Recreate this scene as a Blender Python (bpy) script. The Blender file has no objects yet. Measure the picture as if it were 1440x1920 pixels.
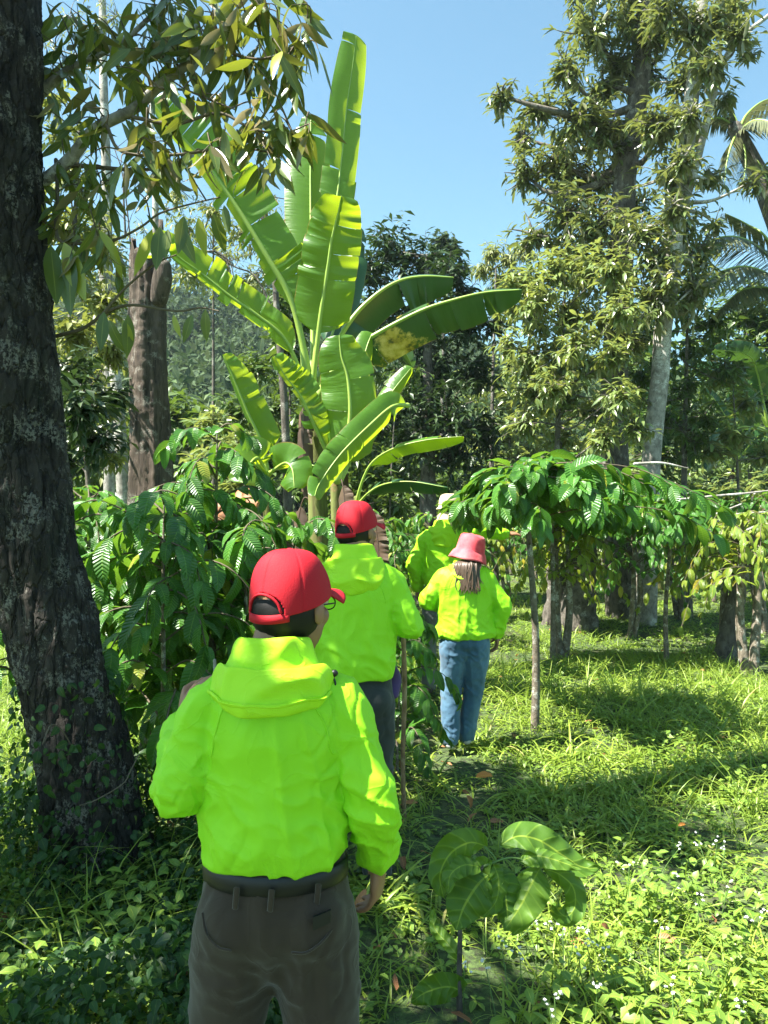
import bpy, math, random
import numpy as np
from mathutils import Vector, noise

# ------------------------------------------------------------------ camera, sky, sun
scene = bpy.context.scene
FPX, CH = 1450.0, 1.65            # focal length in photo pixels, eye height in metres
cam_d = bpy.data.cameras.new("camera")
cam = bpy.data.objects.new("camera", cam_d)
scene.collection.objects.link(cam)
cam.location = (0, 0, CH)
cam.rotation_euler = (math.radians(90), 0, 0)
cam_d.sensor_fit = 'VERTICAL'
cam_d.sensor_height = 24.0
cam_d.lens = 24.0 * FPX / 1920.0
cam_d.shift_y = 20.0 / 1920.0
cam_d.clip_start = 0.05
cam_d.clip_end = 1000.0
scene.camera = cam

SUN = np.array((-0.50, -0.17, 0.85)); SUN /= np.linalg.norm(SUN)
world = bpy.data.worlds.new("World"); scene.world = world
world.use_nodes = True
wn = world.node_tree.nodes; wl = world.node_tree.links
sky = wn.new('ShaderNodeTexSky'); sky.sky_type = 'NISHITA'; sky.sun_disc = False
sky.sun_elevation = math.asin(SUN[2])
sky.sun_rotation = math.atan2(SUN[0], SUN[1])
sky.air_density = 1.0; sky.dust_density = 0.6; sky.ozone_density = 1.0
tint = wn.new('ShaderNodeMix'); tint.data_type = 'RGBA'; tint.blend_type = 'MULTIPLY'; tint.inputs[0].default_value = 1.0
tint.inputs[7].default_value = (.98, 1.28, 1.14, 1)      # tropical sky: a little more cyan
wl.new(sky.outputs[0], tint.inputs[6]); wl.new(tint.outputs[2], wn['Background'].inputs[0])
wn['Background'].inputs[1].default_value = 0.051
sl = bpy.data.lights.new("sun", 'SUN'); sl.energy = 4.7; sl.angle = math.radians(0.53)
sl.color = (1.0, 0.955, 0.87)
so = bpy.data.objects.new("sun", sl); scene.collection.objects.link(so)
so.rotation_euler = Vector(-SUN).to_track_quat('-Z', 'Y').to_euler()
scene.view_settings.view_transform = 'Standard'
scene.view_settings.look = 'None'
scene.view_settings.exposure = 2.2
scene.view_settings.gamma = 1.0
scene.view_settings.use_curve_mapping = False
scene.cycles.max_bounces = 6
scene.cycles.diffuse_bounces = 3
scene.cycles.glossy_bounces = 2
scene.cycles.transmission_bounces = 3
scene.cycles.sample_clamp_indirect = 6.0
scene.cycles.use_denoising = True

# ------------------------------------------------------------------ helpers
COL = scene.collection
rng = np.random.default_rng(11)
A = np.array
def P(px, py, d):
    """photo pixel seen at distance d -> world point"""
    return A(((px - 720) * d / FPX, d, CH + (980 - py) * d / FPX))
def nrm(v):
    v = np.asarray(v, float)
    return v / np.maximum(np.linalg.norm(v, axis=-1, keepdims=True), 1e-9)
def ground_z(x, y):
    x = np.asarray(x, float); y = np.asarray(y, float)
    z = 0.03*np.sin(x*1.3+y*.7) + 0.025*np.sin(x*.6-y*1.1+1.0)
    z = z + 0.12*np.exp(-((x-.6)**2/1.2+(y-7.4)**2/1.5))
    z = z*np.clip((y-1.0)/3, 0.2, 1)
    hill = np.clip((y-48)/60, 0, 1)**1.1*27*np.clip(0.9-(x+6)/90, .25, 1.05)
    return z + hill

def new_mesh(name, V, F, mat=None, uv=None, rnd=None, smooth=True, vcol=None):
    me = bpy.data.meshes.new(name)
    V = np.asarray(V, np.float32); F = np.asarray(F, np.int32)
    k = F.shape[1]
    me.vertices.add(len(V)); me.vertices.foreach_set('co', V.ravel())
    me.loops.add(F.size); me.loops.foreach_set('vertex_index', F.ravel())
    me.polygons.add(len(F))
    me.polygons.foreach_set('loop_start', np.arange(len(F), dtype=np.int32)*k)
    if uv is not None:
        l = me.uv_layers.new(name='UVMap')
        l.data.foreach_set('uv', np.asarray(uv, np.float32)[F.ravel()].ravel())
    if rnd is not None:
        a = me.attributes.new('rnd', 'FLOAT', 'POINT')
        a.data.foreach_set('value', np.asarray(rnd, np.float32))
    me.update(calc_edges=True)
    me.polygons.foreach_set('use_smooth', np.full(len(F), smooth))
    me.validate()
    if mat: me.materials.append(mat)
    return me

class Geo:
    """collects quads"""
    def __init__(s): s.V=[]; s.F=[]; s.U=[]; s.R=[]; s.n=0
    def add(s, V, F, uv=None, rnd=None):
        V = np.asarray(V, float).reshape(-1,3); F = np.asarray(F, int)
        if F.shape[1] == 3: F = np.concatenate([F, F[:, 2:3]], 1)
        s.V.append(V); s.F.append(F+s.n)
        s.U.append(np.zeros((len(V),2)) if uv is None else np.asarray(uv, float))
        if rnd is None: rnd = rng.random()
        s.R.append(np.full(len(V), rnd) if np.isscalar(rnd) else np.asarray(rnd, float))
        s.n += len(V); return s
    def get(s):
        return np.concatenate(s.V), np.concatenate(s.F), np.concatenate(s.U), np.concatenate(s.R)

def set_tags(o, label=None, cat=None, group=None, kind=None):
    if label: o['label'] = label
    if cat: o['category'] = cat
    if group: o['group'] = group
    if kind: o['kind'] = kind

class Thing:
    def __init__(s, name, label, cat, loc=(0,0,0), group=None):
        s.o = bpy.data.objects.new(name, None); COL.objects.link(s.o)
        s.o.empty_display_size = 0.2
        s.loc = A(loc, float); s.o.location = tuple(s.loc)
        set_tags(s.o, label, cat, group)
    def part(s, name, geo, mat, parent=None, smooth=True, label=None):
        if isinstance(geo, Geo): V, F, U, R = geo.get()
        else:
            V, F = geo[0], geo[1]; U = geo[2] if len(geo) > 2 else None; R = geo[3] if len(geo) > 3 else None
        me = new_mesh(name, np.asarray(V)-s.loc, F, mat, U, R, smooth)
        o = bpy.data.objects.new(name, me); COL.objects.link(o)
        o.parent = parent or s.o
        if label: o['label'] = label
        return o

def single(name, geo, mat, label=None, cat=None, group=None, kind=None, loc=(0,0,0), smooth=True):
    V, F, U, R = geo.get() if isinstance(geo, Geo) else (list(geo)+[None, None])[:4]
    me = new_mesh(name, np.asarray(V)-A(loc, float), F, mat, U, R, smooth)
    o = bpy.data.objects.new(name, me); COL.objects.link(o); o.location = tuple(map(float, loc))
    set_tags(o, label, cat, group, kind)
    return o

def copy_tree(o, loc, rz=0.0, sc=1.0, label=None, parent=None):
    c = o.copy(); COL.objects.link(c)
    if parent is None:
        c.location = loc; c.rotation_euler = (0, 0, rz); c.scale = (sc, sc, sc)
        if label: c['label'] = label
    else: c.parent = parent
    for ch in list(o.children): copy_tree(ch, None, parent=c)
    return c

def catmull(P_, sub):
    P_ = np.asarray(P_, float)
    if len(P_) < 3 or sub <= 1:
        if sub <= 1: return P_
        t = np.linspace(0, 1, sub*(len(P_)-1)+1)*(len(P_)-1)
        i = np.minimum(t.astype(int), len(P_)-2); f = (t-i)[:, None]
        return P_[i]*(1-f)+P_[i+1]*f
    E = np.concatenate([[2*P_[0]-P_[1]], P_, [2*P_[-1]-P_[-2]]])
    out = []
    for i in range(1, len(E)-2):
        p0, p1, p2, p3 = E[i-1], E[i], E[i+1], E[i+2]
        for k in range(sub):
            t = k/sub
            out.append(.5*((2*p1)+(-p0+p2)*t+(2*p0-5*p1+4*p2-p3)*t*t+(-p0+3*p1-3*p2+p3)*t**3))
    out.append(P_[-1])
    return A(out)

def frames(C):
    T = nrm(np.gradient(C, axis=0))
    n = len(C); X = np.zeros_like(C)
    a = A((0,0,1.)) if abs(T[0][2]) < .9 else A((1.,0,0))
    X[0] = nrm(np.cross(T[0], a))
    for i in range(1, n):
        x = X[i-1]-T[i]*np.dot(X[i-1], T[i]); X[i] = nrm(x)
    return T, X, np.cross(T, X)

def tube(pts, r, seg=8, sub=4, ry=None, ref=None, cap=True):
    """round (or elliptic, given ry and ref) tube along points with rounded ends -> V,F,UV"""
    pts = np.asarray(pts, float); r = np.broadcast_to(np.asarray(r, float), (len(pts),))
    r2 = r if ry is None else np.broadcast_to(np.asarray(ry, float), (len(pts),))
    D = catmull(np.column_stack([pts, r, r2]), sub)
    C, R1, R2 = D[:, :3], np.maximum(D[:, 3], 1e-4), np.maximum(D[:, 4], 1e-4)
    T, X, Y = frames(C)
    if ref is not None:
        X = nrm(np.cross(T, np.broadcast_to(A(ref, float), T.shape))); Y = np.cross(X, T)
    if cap:
        k = 4 if seg > 8 else 2
        def capring(c, t, x, y, a, b, sgn):
            q = []
            for j in range(1, k+1):
                an = j/k*math.pi/2*.985
                m = min(a, b)
                q.append((c+t*sgn*m*math.sin(an), x, y, a*math.cos(an), b*math.cos(an)))
            return q
        s0 = capring(C[0], T[0], X[0], Y[0], R1[0], R2[0], -1)[::-1]
        s1 = capring(C[-1], T[-1], X[-1], Y[-1], R1[-1], R2[-1], 1)
        rows = s0+[(C[i], X[i], Y[i], R1[i], R2[i]) for i in range(len(C))]+s1
        C = A([q[0] for q in rows]); X = A([q[1] for q in rows]); Y = A([q[2] for q in rows])
        R1 = A([q[3] for q in rows]); R2 = A([q[4] for q in rows])
    th = np.arange(seg)/seg*2*math.pi
    V = C[:, None]+X[:, None]*(np.cos(th)[None, :, None]*R1[:, None, None])+Y[:, None]*(np.sin(th)[None, :, None]*R2[:, None, None])
    n = len(C)
    i = np.arange(n-1)[:, None]; j = np.arange(seg)[None]; j2 = (j+1) % seg
    F = np.stack([i*seg+j, i*seg+j2, (i+1)*seg+j2, (i+1)*seg+j], -1).reshape(-1, 4)
    ln = np.concatenate([[0], np.cumsum(np.linalg.norm(np.diff(C, axis=0), axis=1))])
    U = np.stack([np.broadcast_to(th/(2*math.pi), (n, seg)), np.broadcast_to(ln[:, None], (n, seg))], -1).reshape(-1, 2)
    V = V.reshape(-1, 3)
    if cap:   # close the two tiny holes
        V = np.concatenate([V, [C[0]], [C[-1]]]); U = np.concatenate([U, [[0,0]], [[0,ln[-1]]]])
        jj = np.arange(seg); j3 = (jj+1) % seg; a = n*seg; b = a+1
        F = np.concatenate([F, np.stack([j3, jj, np.full(seg, a), np.full(seg, a)], -1),
                            np.stack([(n-1)*seg+jj, (n-1)*seg+j3, np.full(seg, b), np.full(seg, b)], -1)])
    return V, F, U

def fix_quads(V, F, U=None, R=None):
    return V, F, U, R

def new_mesh_mixed(name, V, F): # quads where last index repeats become triangles
    me = bpy.data.meshes.new(name)
    fl = [tuple(f) if f[2] != f[3] else tuple(f[:3]) for f in F.tolist()]
    me.from_pydata([tuple(v) for v in V.tolist()], [], fl); me.update()
    return me

_old_new_mesh = new_mesh
def new_mesh(name, V, F, mat=None, uv=None, rnd=None, smooth=True, vcol=None):
    F = np.asarray(F, np.int64)
    if F.shape[1] == 4 and np.any(F[:, 2] == F[:, 3]):
        tri = F[:, 2] == F[:, 3]
        Q = F[~tri]; T = F[tri][:, :3]
        me = bpy.data.meshes.new(name); V = np.asarray(V, np.float32)
        me.vertices.add(len(V)); me.vertices.foreach_set('co', V.ravel())
        li = np.concatenate([Q.ravel(), T.ravel()]).astype(np.int32)
        me.loops.add(len(li)); me.loops.foreach_set('vertex_index', li)
        me.polygons.add(len(Q)+len(T))
        ls = np.concatenate([np.arange(len(Q))*4, len(Q)*4+np.arange(len(T))*3]).astype(np.int32)
        me.polygons.foreach_set('loop_start', ls)
        if uv is not None:
            l = me.uv_layers.new(name='UVMap'); l.data.foreach_set('uv', np.asarray(uv, np.float32)[li].ravel())
        if rnd is not None:
            a = me.attributes.new('rnd', 'FLOAT', 'POINT'); a.data.foreach_set('value', np.asarray(rnd, np.float32))
        me.update(calc_edges=True)
        me.polygons.foreach_set('use_smooth', np.full(len(me.polygons), smooth))
        me.validate()
        if mat: me.materials.append(mat)
        return me
    return _old_new_mesh(name, V, F, mat, uv, rnd, smooth, vcol)

def ellipsoid(c, r, seg=20, rings=12, rot=None):
    th = np.arange(seg)/seg*2*math.pi; ph = np.linspace(-math.pi/2*.98, math.pi/2*.98, rings)
    X = np.cos(ph)[:, None]*np.cos(th); Y = np.cos(ph)[:, None]*np.sin(th); Z = np.broadcast_to(np.sin(ph)[:, None], X.shape)
    V = np.stack([X, Y, Z], -1).reshape(-1, 3)*A(r, float)
    if rot is not None: V = V @ A(rot).T
    V = V+A(c, float)
    i = np.arange(rings-1)[:, None]; j = np.arange(seg)[None]; j2 = (j+1) % seg
    F = np.stack([i*seg+j, i*seg+j2, (i+1)*seg+j2, (i+1)*seg+j], -1).reshape(-1, 4)
    cb = V[:seg].mean(0); ct = V[-seg:].mean(0)
    n = len(V); V = np.concatenate([V, [cb], [ct]])
    jj = np.arange(seg); j3 = (jj+1) % seg
    F = np.concatenate([F, np.stack([j3, jj, np.full(seg, n), np.full(seg, n)], -1),
                        np.stack([(rings-1)*seg+jj, (rings-1)*seg+j3, np.full(seg, n+1), np.full(seg, n+1)], -1)])
    return V, F

def remesh(parts, voxel, smooth=4, fac=.5):
    g = Geo()
    for p in parts: g.add(p[0], p[1])
    V, F, _, _ = g.get()
    me = new_mesh_mixed('tmp', V, F)
    o = bpy.data.objects.new('tmp', me); COL.objects.link(o)
    m = o.modifiers.new('r', 'REMESH'); m.mode = 'VOXEL'; m.voxel_size = voxel
    s = o.modifiers.new('s', 'SMOOTH'); s.factor = fac; s.iterations = smooth
    dg = bpy.context.evaluated_depsgraph_get()
    e = o.evaluated_get(dg).to_mesh()
    n = len(e.vertices); V = np.empty(n*3, np.float32); e.vertices.foreach_get('co', V)
    fc = np.empty(len(e.polygons)*4, np.int32)
    N = np.empty(n*3, np.float32); e.vertices.foreach_get('normal', N)
    try:
        e.polygons.foreach_get('vertices', fc); F = fc.reshape(-1, 4)
    except Exception:
        F = A([list(p.vertices)+[p.vertices[-1]]*(4-len(p.vertices)) for p in e.polygons])
    o.evaluated_get(dg).to_mesh_clear()
    bpy.data.objects.remove(o); bpy.data.meshes.remove(me)
    return V.reshape(-1, 3).astype(float), F, N.reshape(-1, 3).astype(float)

def rotz(a):
    c, s = math.cos(a), math.sin(a); return A([[c,-s,0],[s,c,0],[0,0,1]])
def rotx(a):
    c, s = math.cos(a), math.sin(a); return A([[1,0,0],[0,c,-s],[0,s,c]])

# leaves -------------------------------------------------------------
PROF = {
 'lance': lambda t: np.sin(math.pi*np.clip(t,0,1)**.85)**.9,
 'oval':  lambda t: np.sin(math.pi*np.clip(t,0,1)**.8)**.65,
 'heart': lambda t: np.clip(np.sin(math.pi*np.clip(t+.02,0,1)**.55),0,1)**.8,
 'blade': lambda t: np.clip(1-t,0,1)**.7*np.clip(.35+t*3,0,1),
}
def leaves(pos, d, up, L, W, k, shape='lance', ns=4, fold=.3, wave=0., rnd=None):
    pos = np.asarray(pos, float); N = len(pos)
    L = np.broadcast_to(np.asarray(L, float), (N,)); W = np.broadcast_to(np.asarray(W, float), (N,))
    k = np.broadcast_to(np.asarray(k, float), (N,)); k = np.where(np.abs(k) < .02, .02, k)
    D = nrm(d); S = nrm(np.cross(D, up)); bad = np.linalg.norm(np.cross(D, up), axis=1) < 1e-3
    if bad.any(): S[bad] = nrm(np.cross(D[bad], A((1., .3, .1))))
    U = np.cross(S, D)
    t = np.linspace(0, 1, ns+1); w = PROF[shape](t).copy(); w[-1] = max(w[-1]*.0, .02); w[0] = max(w[0], .06)
    kt = k[:, None]*t[None]
    cen = pos[:, None]+L[:, None, None]*(D[:, None]*(np.sin(kt)/k[:, None])[..., None]-U[:, None]*((1-np.cos(kt))/k[:, None])[..., None])
    Nn = D[:, None]*np.sin(kt)[..., None]+U[:, None]*np.cos(kt)[..., None]
    hw = (W[:, None]*.5*w[None])
    if wave:
        wv = np.sin(t[None]*14+rng.random((N, 1))*6)*wave*hw
        wv2 = np.sin(t[None]*14+rng.random((N, 1))*6)*wave*hw
    else: wv = wv2 = 0
    cf, sf = math.cos(fold), math.sin(fold)
    Lf = cen-S[:, None]*(hw*cf)[..., None]+Nn*((hw*sf+wv))[..., None]
    Rt = cen+S[:, None]*(hw*cf)[..., None]+Nn*((hw*sf+wv2))[..., None]
    V = np.stack([Lf, cen, Rt], 2).reshape(-1, 3)
    m = (ns+1)*3
    base = (np.arange(N)*m)[:, None, None]; i = np.arange(ns)[None, :, None]*3; j = np.arange(2)[None, None]
    F = np.stack([base+i+j, base+i+j+1, base+i+3+j+1, base+i+3+j], -1).reshape(-1, 4)
    uv1 = np.stack([np.broadcast_to(A([0, .5, 1.]), (ns+1, 3)), np.broadcast_to(t[:, None], (ns+1, 3))], -1).reshape(-1, 2)
    Uv = np.tile(uv1, (N, 1))
    if rnd is None: rnd = rng.random(N)
    return V, F, Uv, np.repeat(rnd, m)

def rdir(n, zmin=-1, zmax=1):
    a = rng.random(n)*2*math.pi; z = zmin+(zmax-zmin)*rng.random(n); r = np.sqrt(np.maximum(1-z*z, 0))
    return np.stack([r*np.cos(a), r*np.sin(a), z], -1)

# ------------------------------------------------------------------ materials
def nt(name):
    m = bpy.data.materials.new(name); m.use_nodes = True
    t = m.node_tree; t.nodes.clear()
    return m, t
def N_(t, typ, **kw):
    n = t.nodes.new(typ)
    for k, v in kw.items():
        if k.startswith('i_'):
            key = k[2:]; key = int(key) if key.isdigit() else key.replace('_', ' ')
            n.inputs[key].default_value = v
        else: setattr(n, k, v)
    return n
def math_(t, op, a, b=None, c=None):
    n = t.nodes.new('ShaderNodeMath'); n.operation = op
    for i, v in enumerate((a, b, c)):
        if v is None: continue
        if isinstance(v, (int, float)): n.inputs[i].default_value = v
        else: t.links.new(v, n.inputs[i])
    return n.outputs[0]
def mix_(t, fac, a, b, mode='MIX'):
    n = t.nodes.new('ShaderNodeMix'); n.data_type = 'RGBA'; n.blend_type = mode
    for s, v in ((n.inputs[0], fac), (n.inputs[6], a), (n.inputs[7], b)):
        if isinstance(v, (int, float)): s.default_value = v
        elif isinstance(v, tuple): s.default_value = v if len(v) == 4 else v+(1,)
        else: t.links.new(v, s)
    return n.outputs[2]
def noise_(t, scale, detail=4, rough=.6, vec=None, w=None):
    n = t.nodes.new('ShaderNodeTexNoise'); n.inputs['Scale'].default_value = scale
    n.inputs['Detail'].default_value = detail; n.inputs['Roughness'].default_value = rough
    if vec is not None: t.links.new(vec, n.inputs['Vector'])
    return n.outputs['Fac']
def ramp_(t, fac, stops):
    n = t.nodes.new('ShaderNodeValToRGB'); e = n.color_ramp.elements
    while len(e) < len(stops): e.new(.5)
    for i, (p, c) in enumerate(stops):
        e[i].position = p; e[i].color = c if len(c) == 4 else tuple(c)+(1,)
    t.links.new(fac, n.inputs[0]); return n.outputs[0]

def leaf_mat(name, c1, c2, trans=None, rough=.42, veins=0, under=None, tf=.35, bump=.3, banana=False, patch=False, odd=None, oddp=.95, spec=.5):
    m, t = nt(name); L = t.links
    at = N_(t, 'ShaderNodeAttribute', attribute_name='rnd')
    col = mix_(t, at.outputs['Fac'], c1, c2)
    if odd:
        f = math_(t, 'GREATER_THAN', at.outputs['Fac'], oddp); col = mix_(t, f, col, odd)
    uvn = N_(t, 'ShaderNodeUVMap'); sp = N_(t, 'ShaderNodeSeparateXYZ'); L.new(uvn.outputs[0], sp.inputs[0])
    a = math_(t, 'ABSOLUTE', math_(t, 'MULTIPLY', math_(t, 'SUBTRACT', sp.outputs[0], .5), 2.0))
    v = sp.outputs[1]
    tc = N_(t, 'ShaderNodeTexCoord')
    nz = noise_(t, 30 if not banana else 5, 3, .6, tc.outputs['Object'])
    col = mix_(t, math_(t, 'MULTIPLY', nz, .45), col, mix_(t, .5, col, (c2[0]*1.3, c2[1]*1.2, c2[2])), 'MIX')
    height = None
    if veins:
        ph = math_(t, 'MULTIPLY', math_(t, 'SUBTRACT', v, math_(t, 'MULTIPLY', a, .12 if not banana else 0.02)), float(veins))
        pp = math_(t, 'PINGPONG', ph, .5)
        if banana:
            nn = N_(t, 'ShaderNodeTexNoise'); nn.inputs['Scale'].default_value = 1.0; nn.inputs['Detail'].default_value = 2
            cx = N_(t, 'ShaderNodeCombineXYZ'); L.new(math_(t, 'MULTIPLY', v, float(veins)*.45), cx.inputs[1]); L.new(math_(t, 'MULTIPLY', a, 1.5), cx.inputs[0])
            L.new(cx.outputs[0], nn.inputs['Vector']); pp = nn.outputs['Fac']
            col = mix_(t, math_(t, 'MULTIPLY', pp, .7), col, (c1[0]*.75, c1[1]*.72, c1[2]*.8))
            height = pp
        else:
            line = math_(t, 'LESS_THAN', pp, .07)
            col = mix_(t, math_(t, 'MULTIPLY', line, .35), col, (c2[0]*2, c2[1]*1.6, c2[2]*1.6))
            height = math_(t, 'SMOOTH_MIN', pp, .4, .2)
    mid = math_(t, 'LESS_THAN', a, .05 if not banana else .03)
    col = mix_(t, math_(t, 'MULTIPLY', mid, .7), col, (min(c2[0]*2.4+.05, .7), min(c2[1]*1.7+.05, .8), c2[2]*2.0))
    if banana:
        edge = math_(t, 'GREATER_THAN', math_(t, 'ADD', a, math_(t, 'MULTIPLY', nz, .12)), 1.045)
        col = mix_(t, math_(t, 'MULTIPLY', edge, .8), col, (.25, .13, .04))
    if patch:       # a dry yellow and rust coloured stain part way along the blade
        n7 = noise_(t, 7, 5, .7, tc.outputs['Object'])
        c0 = math_(t, 'ABSOLUTE', math_(t, 'SUBTRACT', v, .22)); c1_ = math_(t, 'SUBTRACT', .28, math_(t, 'ADD', math_(t, 'MULTIPLY', c0, 1.5), math_(t, 'MULTIPLY', math_(t, 'SUBTRACT', 1.0, a), .16)))
        f = math_(t, 'ADD', c1_, math_(t, 'MULTIPLY', math_(t, 'SUBTRACT', n7, .5), .5))
        col = mix_(t, ramp_(t, f, [(.06, (0,0,0)), (.12, (1,1,1))]), col, ramp_(t, n7, [(.35, (.10,.05,.015)), (.48, (.55,.38,.05)), (.62, (.75,.55,.16))]))
    if under:
        ge = N_(t, 'ShaderNodeNewGeometry')
        col = mix_(t, ge.outputs['Backfacing'], col, under)
    b = N_(t, 'ShaderNodeBsdfPrincipled'); L.new(col, b.inputs['Base Color']); b.inputs['Roughness'].default_value = rough
    b.inputs['Specular IOR Level'].default_value = spec
    if height is not None:
        bp = N_(t, 'ShaderNodeBump'); bp.inputs['Strength'].default_value = bump; bp.inputs['Distance'].default_value = .01
        L.new(height, bp.inputs['Height']); L.new(bp.outputs[0], b.inputs['Normal'])
    tr = N_(t, 'ShaderNodeBsdfTranslucent')
    tcol = mix_(t, .75, col, trans or (c2[0]*2.2, c2[1]*2.2, c2[2]*.6))
    L.new(tcol, tr.inputs[0])
    ms = N_(t, 'ShaderNodeMixShader'); ms.inputs[0].default_value = tf
    L.new(b.outputs[0], ms.inputs[1]); L.new(tr.outputs[0], ms.inputs[2])
    out = N_(t, 'ShaderNodeOutputMaterial'); L.new(ms.outputs[0], out.inputs[0])
    return m

def bark_mat(name, dark, mid, light, scale=6, bump=.6, stretch=.25, lich=.5, moss=None, fine=False):
    m, t = nt(name); L = t.links
    tc = N_(t, 'ShaderNodeTexCoord'); mp = N_(t, 'ShaderNodeMapping'); mp.inputs['Scale'].default_value = (1, 1, stretch)
    L.new(tc.outputs['Object'], mp.inputs[0])
    n1 = noise_(t, scale*2.2, 8, .7, mp.outputs[0]); n2 = noise_(t, scale*.8, 5, .6, tc.outputs['Object'])
    n3 = noise_(t, scale*9, 6, .7, tc.outputs['Object'])
    col = ramp_(t, n1, [(.32, dark), (.55, mid), (.75, tuple(c*1.3 for c in mid))])
    f = ramp_(t, n2, [(.5+.1*(1-lich), (0,0,0)), (.58+.1*(1-lich), (1,1,1))])
    if fine:
        n6 = noise_(t, 26, 8, .8, mp.outputs[0])
        vo = N_(t, 'ShaderNodeTexVoronoi', feature='DISTANCE_TO_EDGE'); vo.inputs['Scale'].default_value = 11
        mp2 = N_(t, 'ShaderNodeMapping'); mp2.inputs['Scale'].default_value = (1.3, 1.3, .38); L.new(tc.outputs['Object'], mp2.inputs[0])
        nv = N_(t, 'ShaderNodeTexNoise'); nv.inputs['Scale'].default_value = 5; nv.inputs['Detail'].default_value = 5; L.new(mp2.outputs[0], nv.inputs['Vector'])
        va = N_(t, 'ShaderNodeVectorMath', operation='MULTIPLY_ADD'); va.inputs[1].default_value = (.35, .35, .35); L.new(nv.outputs['Color'], va.inputs[0]); L.new(mp2.outputs[0], va.inputs[2])
        L.new(va.outputs[0], vo.inputs['Vector'])
        crack = ramp_(t, vo.outputs['Distance'], [(.0, (0,0,0)), (.09, (1,1,1))])
        f = ramp_(t, math_(t, 'ADD', math_(t, 'MULTIPLY', n2, .6), math_(t, 'MULTIPLY', n6, .5)), [(.56, (0,0,0)), (.61, (.8,.8,.8))])
    f2 = math_(t, 'MULTIPLY', f, math_(t, 'GREATER_THAN', n3, .47 if not fine else .5))
    col = mix_(t, math_(t, 'MULTIPLY', f2, .85), col, light)
    if moss:
        n4 = noise_(t, scale*.6, 5, .7, mp.outputs[0])
        col = mix_(t, ramp_(t, n4, [(.55, (0,0,0)), (.7, (.8,.8,.8))]), col, moss)
    b = N_(t, 'ShaderNodeBsdfPrincipled'); L.new(col, b.inputs['Base Color']); b.inputs['Roughness'].default_value = .9
    b.inputs['Specular IOR Level'].default_value = .25
    bp = N_(t, 'ShaderNodeBump'); bp.inputs['Strength'].default_value = bump; bp.inputs['Distance'].default_value = .03
    h = math_(t, 'ADD', math_(t, 'MULTIPLY', n1, 1.0), math_(t, 'MULTIPLY', n3, .35))
    if fine: h = math_(t, 'ADD', h, math_(t, 'MULTIPLY', crack, .8))
    L.new(h, bp.inputs['Height']); L.new(bp.outputs[0], b.inputs['Normal'])
    out = N_(t, 'ShaderNodeOutputMaterial'); L.new(b.outputs[0], out.inputs[0])
    return m

def cloth_mat(name, col, rough=.7, weave=900, bump=.12, sheen=.2, var=.1, tr=0, fold=0, mottle=None):
    m, t = nt(name); L = t.links
    tc = N_(t, 'ShaderNodeTexCoord')
    n = noise_(t, 7, 4, .6, tc.outputs['Object'])
    c = mix_(t, math_(t, 'MULTIPLY', n, var*2), col, tuple(x*.72 for x in col))
    if mottle:
        n5 = noise_(t, 4, 5, .6, tc.outputs['Object'])
        c = mix_(t, ramp_(t, n5, [(.45, (0,0,0)), (.65, (1,1,1))]), c, mottle)
    b = N_(t, 'ShaderNodeBsdfPrincipled'); L.new(c, b.inputs['Base Color']); b.inputs['Roughness'].default_value = rough
    b.inputs['Specular IOR Level'].default_value = .3
    b.inputs['Sheen Weight'].default_value = sheen
    w = noise_(t, weave, 2, .6, tc.outputs['Object'])
    f1 = noise_(t, 22, 3, .55, tc.outputs['Object'])
    bp = N_(t, 'ShaderNodeBump'); bp.inputs['Strength'].default_value = bump; bp.inputs['Distance'].default_value = .004
    n8 = N_(t, 'ShaderNodeTexNoise'); n8.inputs['Scale'].default_value = 6.5; n8.inputs['Detail'].default_value = 3; n8.inputs['Distortion'].default_value = 1.1; L.new(tc.outputs['Object'], n8.inputs['Vector'])
    rd = math_(t, 'POWER', math_(t, 'SUBTRACT', 1.0, math_(t, 'ABSOLUTE', math_(t, 'MULTIPLY', math_(t, 'SUBTRACT', n8.outputs['Fac'], .5), 3.0))), 14.0)
    h = math_(t, 'ADD', math_(t, 'MULTIPLY', w, .3), math_(t, 'ADD', math_(t, 'MULTIPLY', f1, fold), math_(t, 'MULTIPLY', rd, fold*1.3)))
    L.new(h, bp.inputs['Height']); L.new(bp.outputs[0], b.inputs['Normal'])
    out = N_(t, 'ShaderNodeOutputMaterial')
    if tr:
        ts = N_(t, 'ShaderNodeBsdfTranslucent'); L.new(c, ts.inputs[0])
        ms = N_(t, 'ShaderNodeMixShader'); ms.inputs[0].default_value = tr
        L.new(b.outputs[0], ms.inputs[1]); L.new(ts.outputs[0], ms.inputs[2]); L.new(ms.outputs[0], out.inputs[0])
    else: L.new(b.outputs[0], out.inputs[0])
    return m

def flat_mat(name, col, rough=.6, spec=.5, var=.15, scale=20):
    m, t = nt(name); L = t.links
    tc = N_(t, 'ShaderNodeTexCoord'); n = noise_(t, scale, 4, .6, tc.outputs['Object'])
    c = mix_(t, n, tuple(x*(1-var) for x in col), tuple(min(1, x*(1+var)) for x in col))
    b = N_(t, 'ShaderNodeBsdfPrincipled'); L.new(c, b.inputs['Base Color']); b.inputs['Roughness'].default_value = rough
    b.inputs['Specular IOR Level'].default_value = spec
    out = N_(t, 'ShaderNodeOutputMaterial'); L.new(b.outputs[0], out.inputs[0])
    return m

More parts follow.
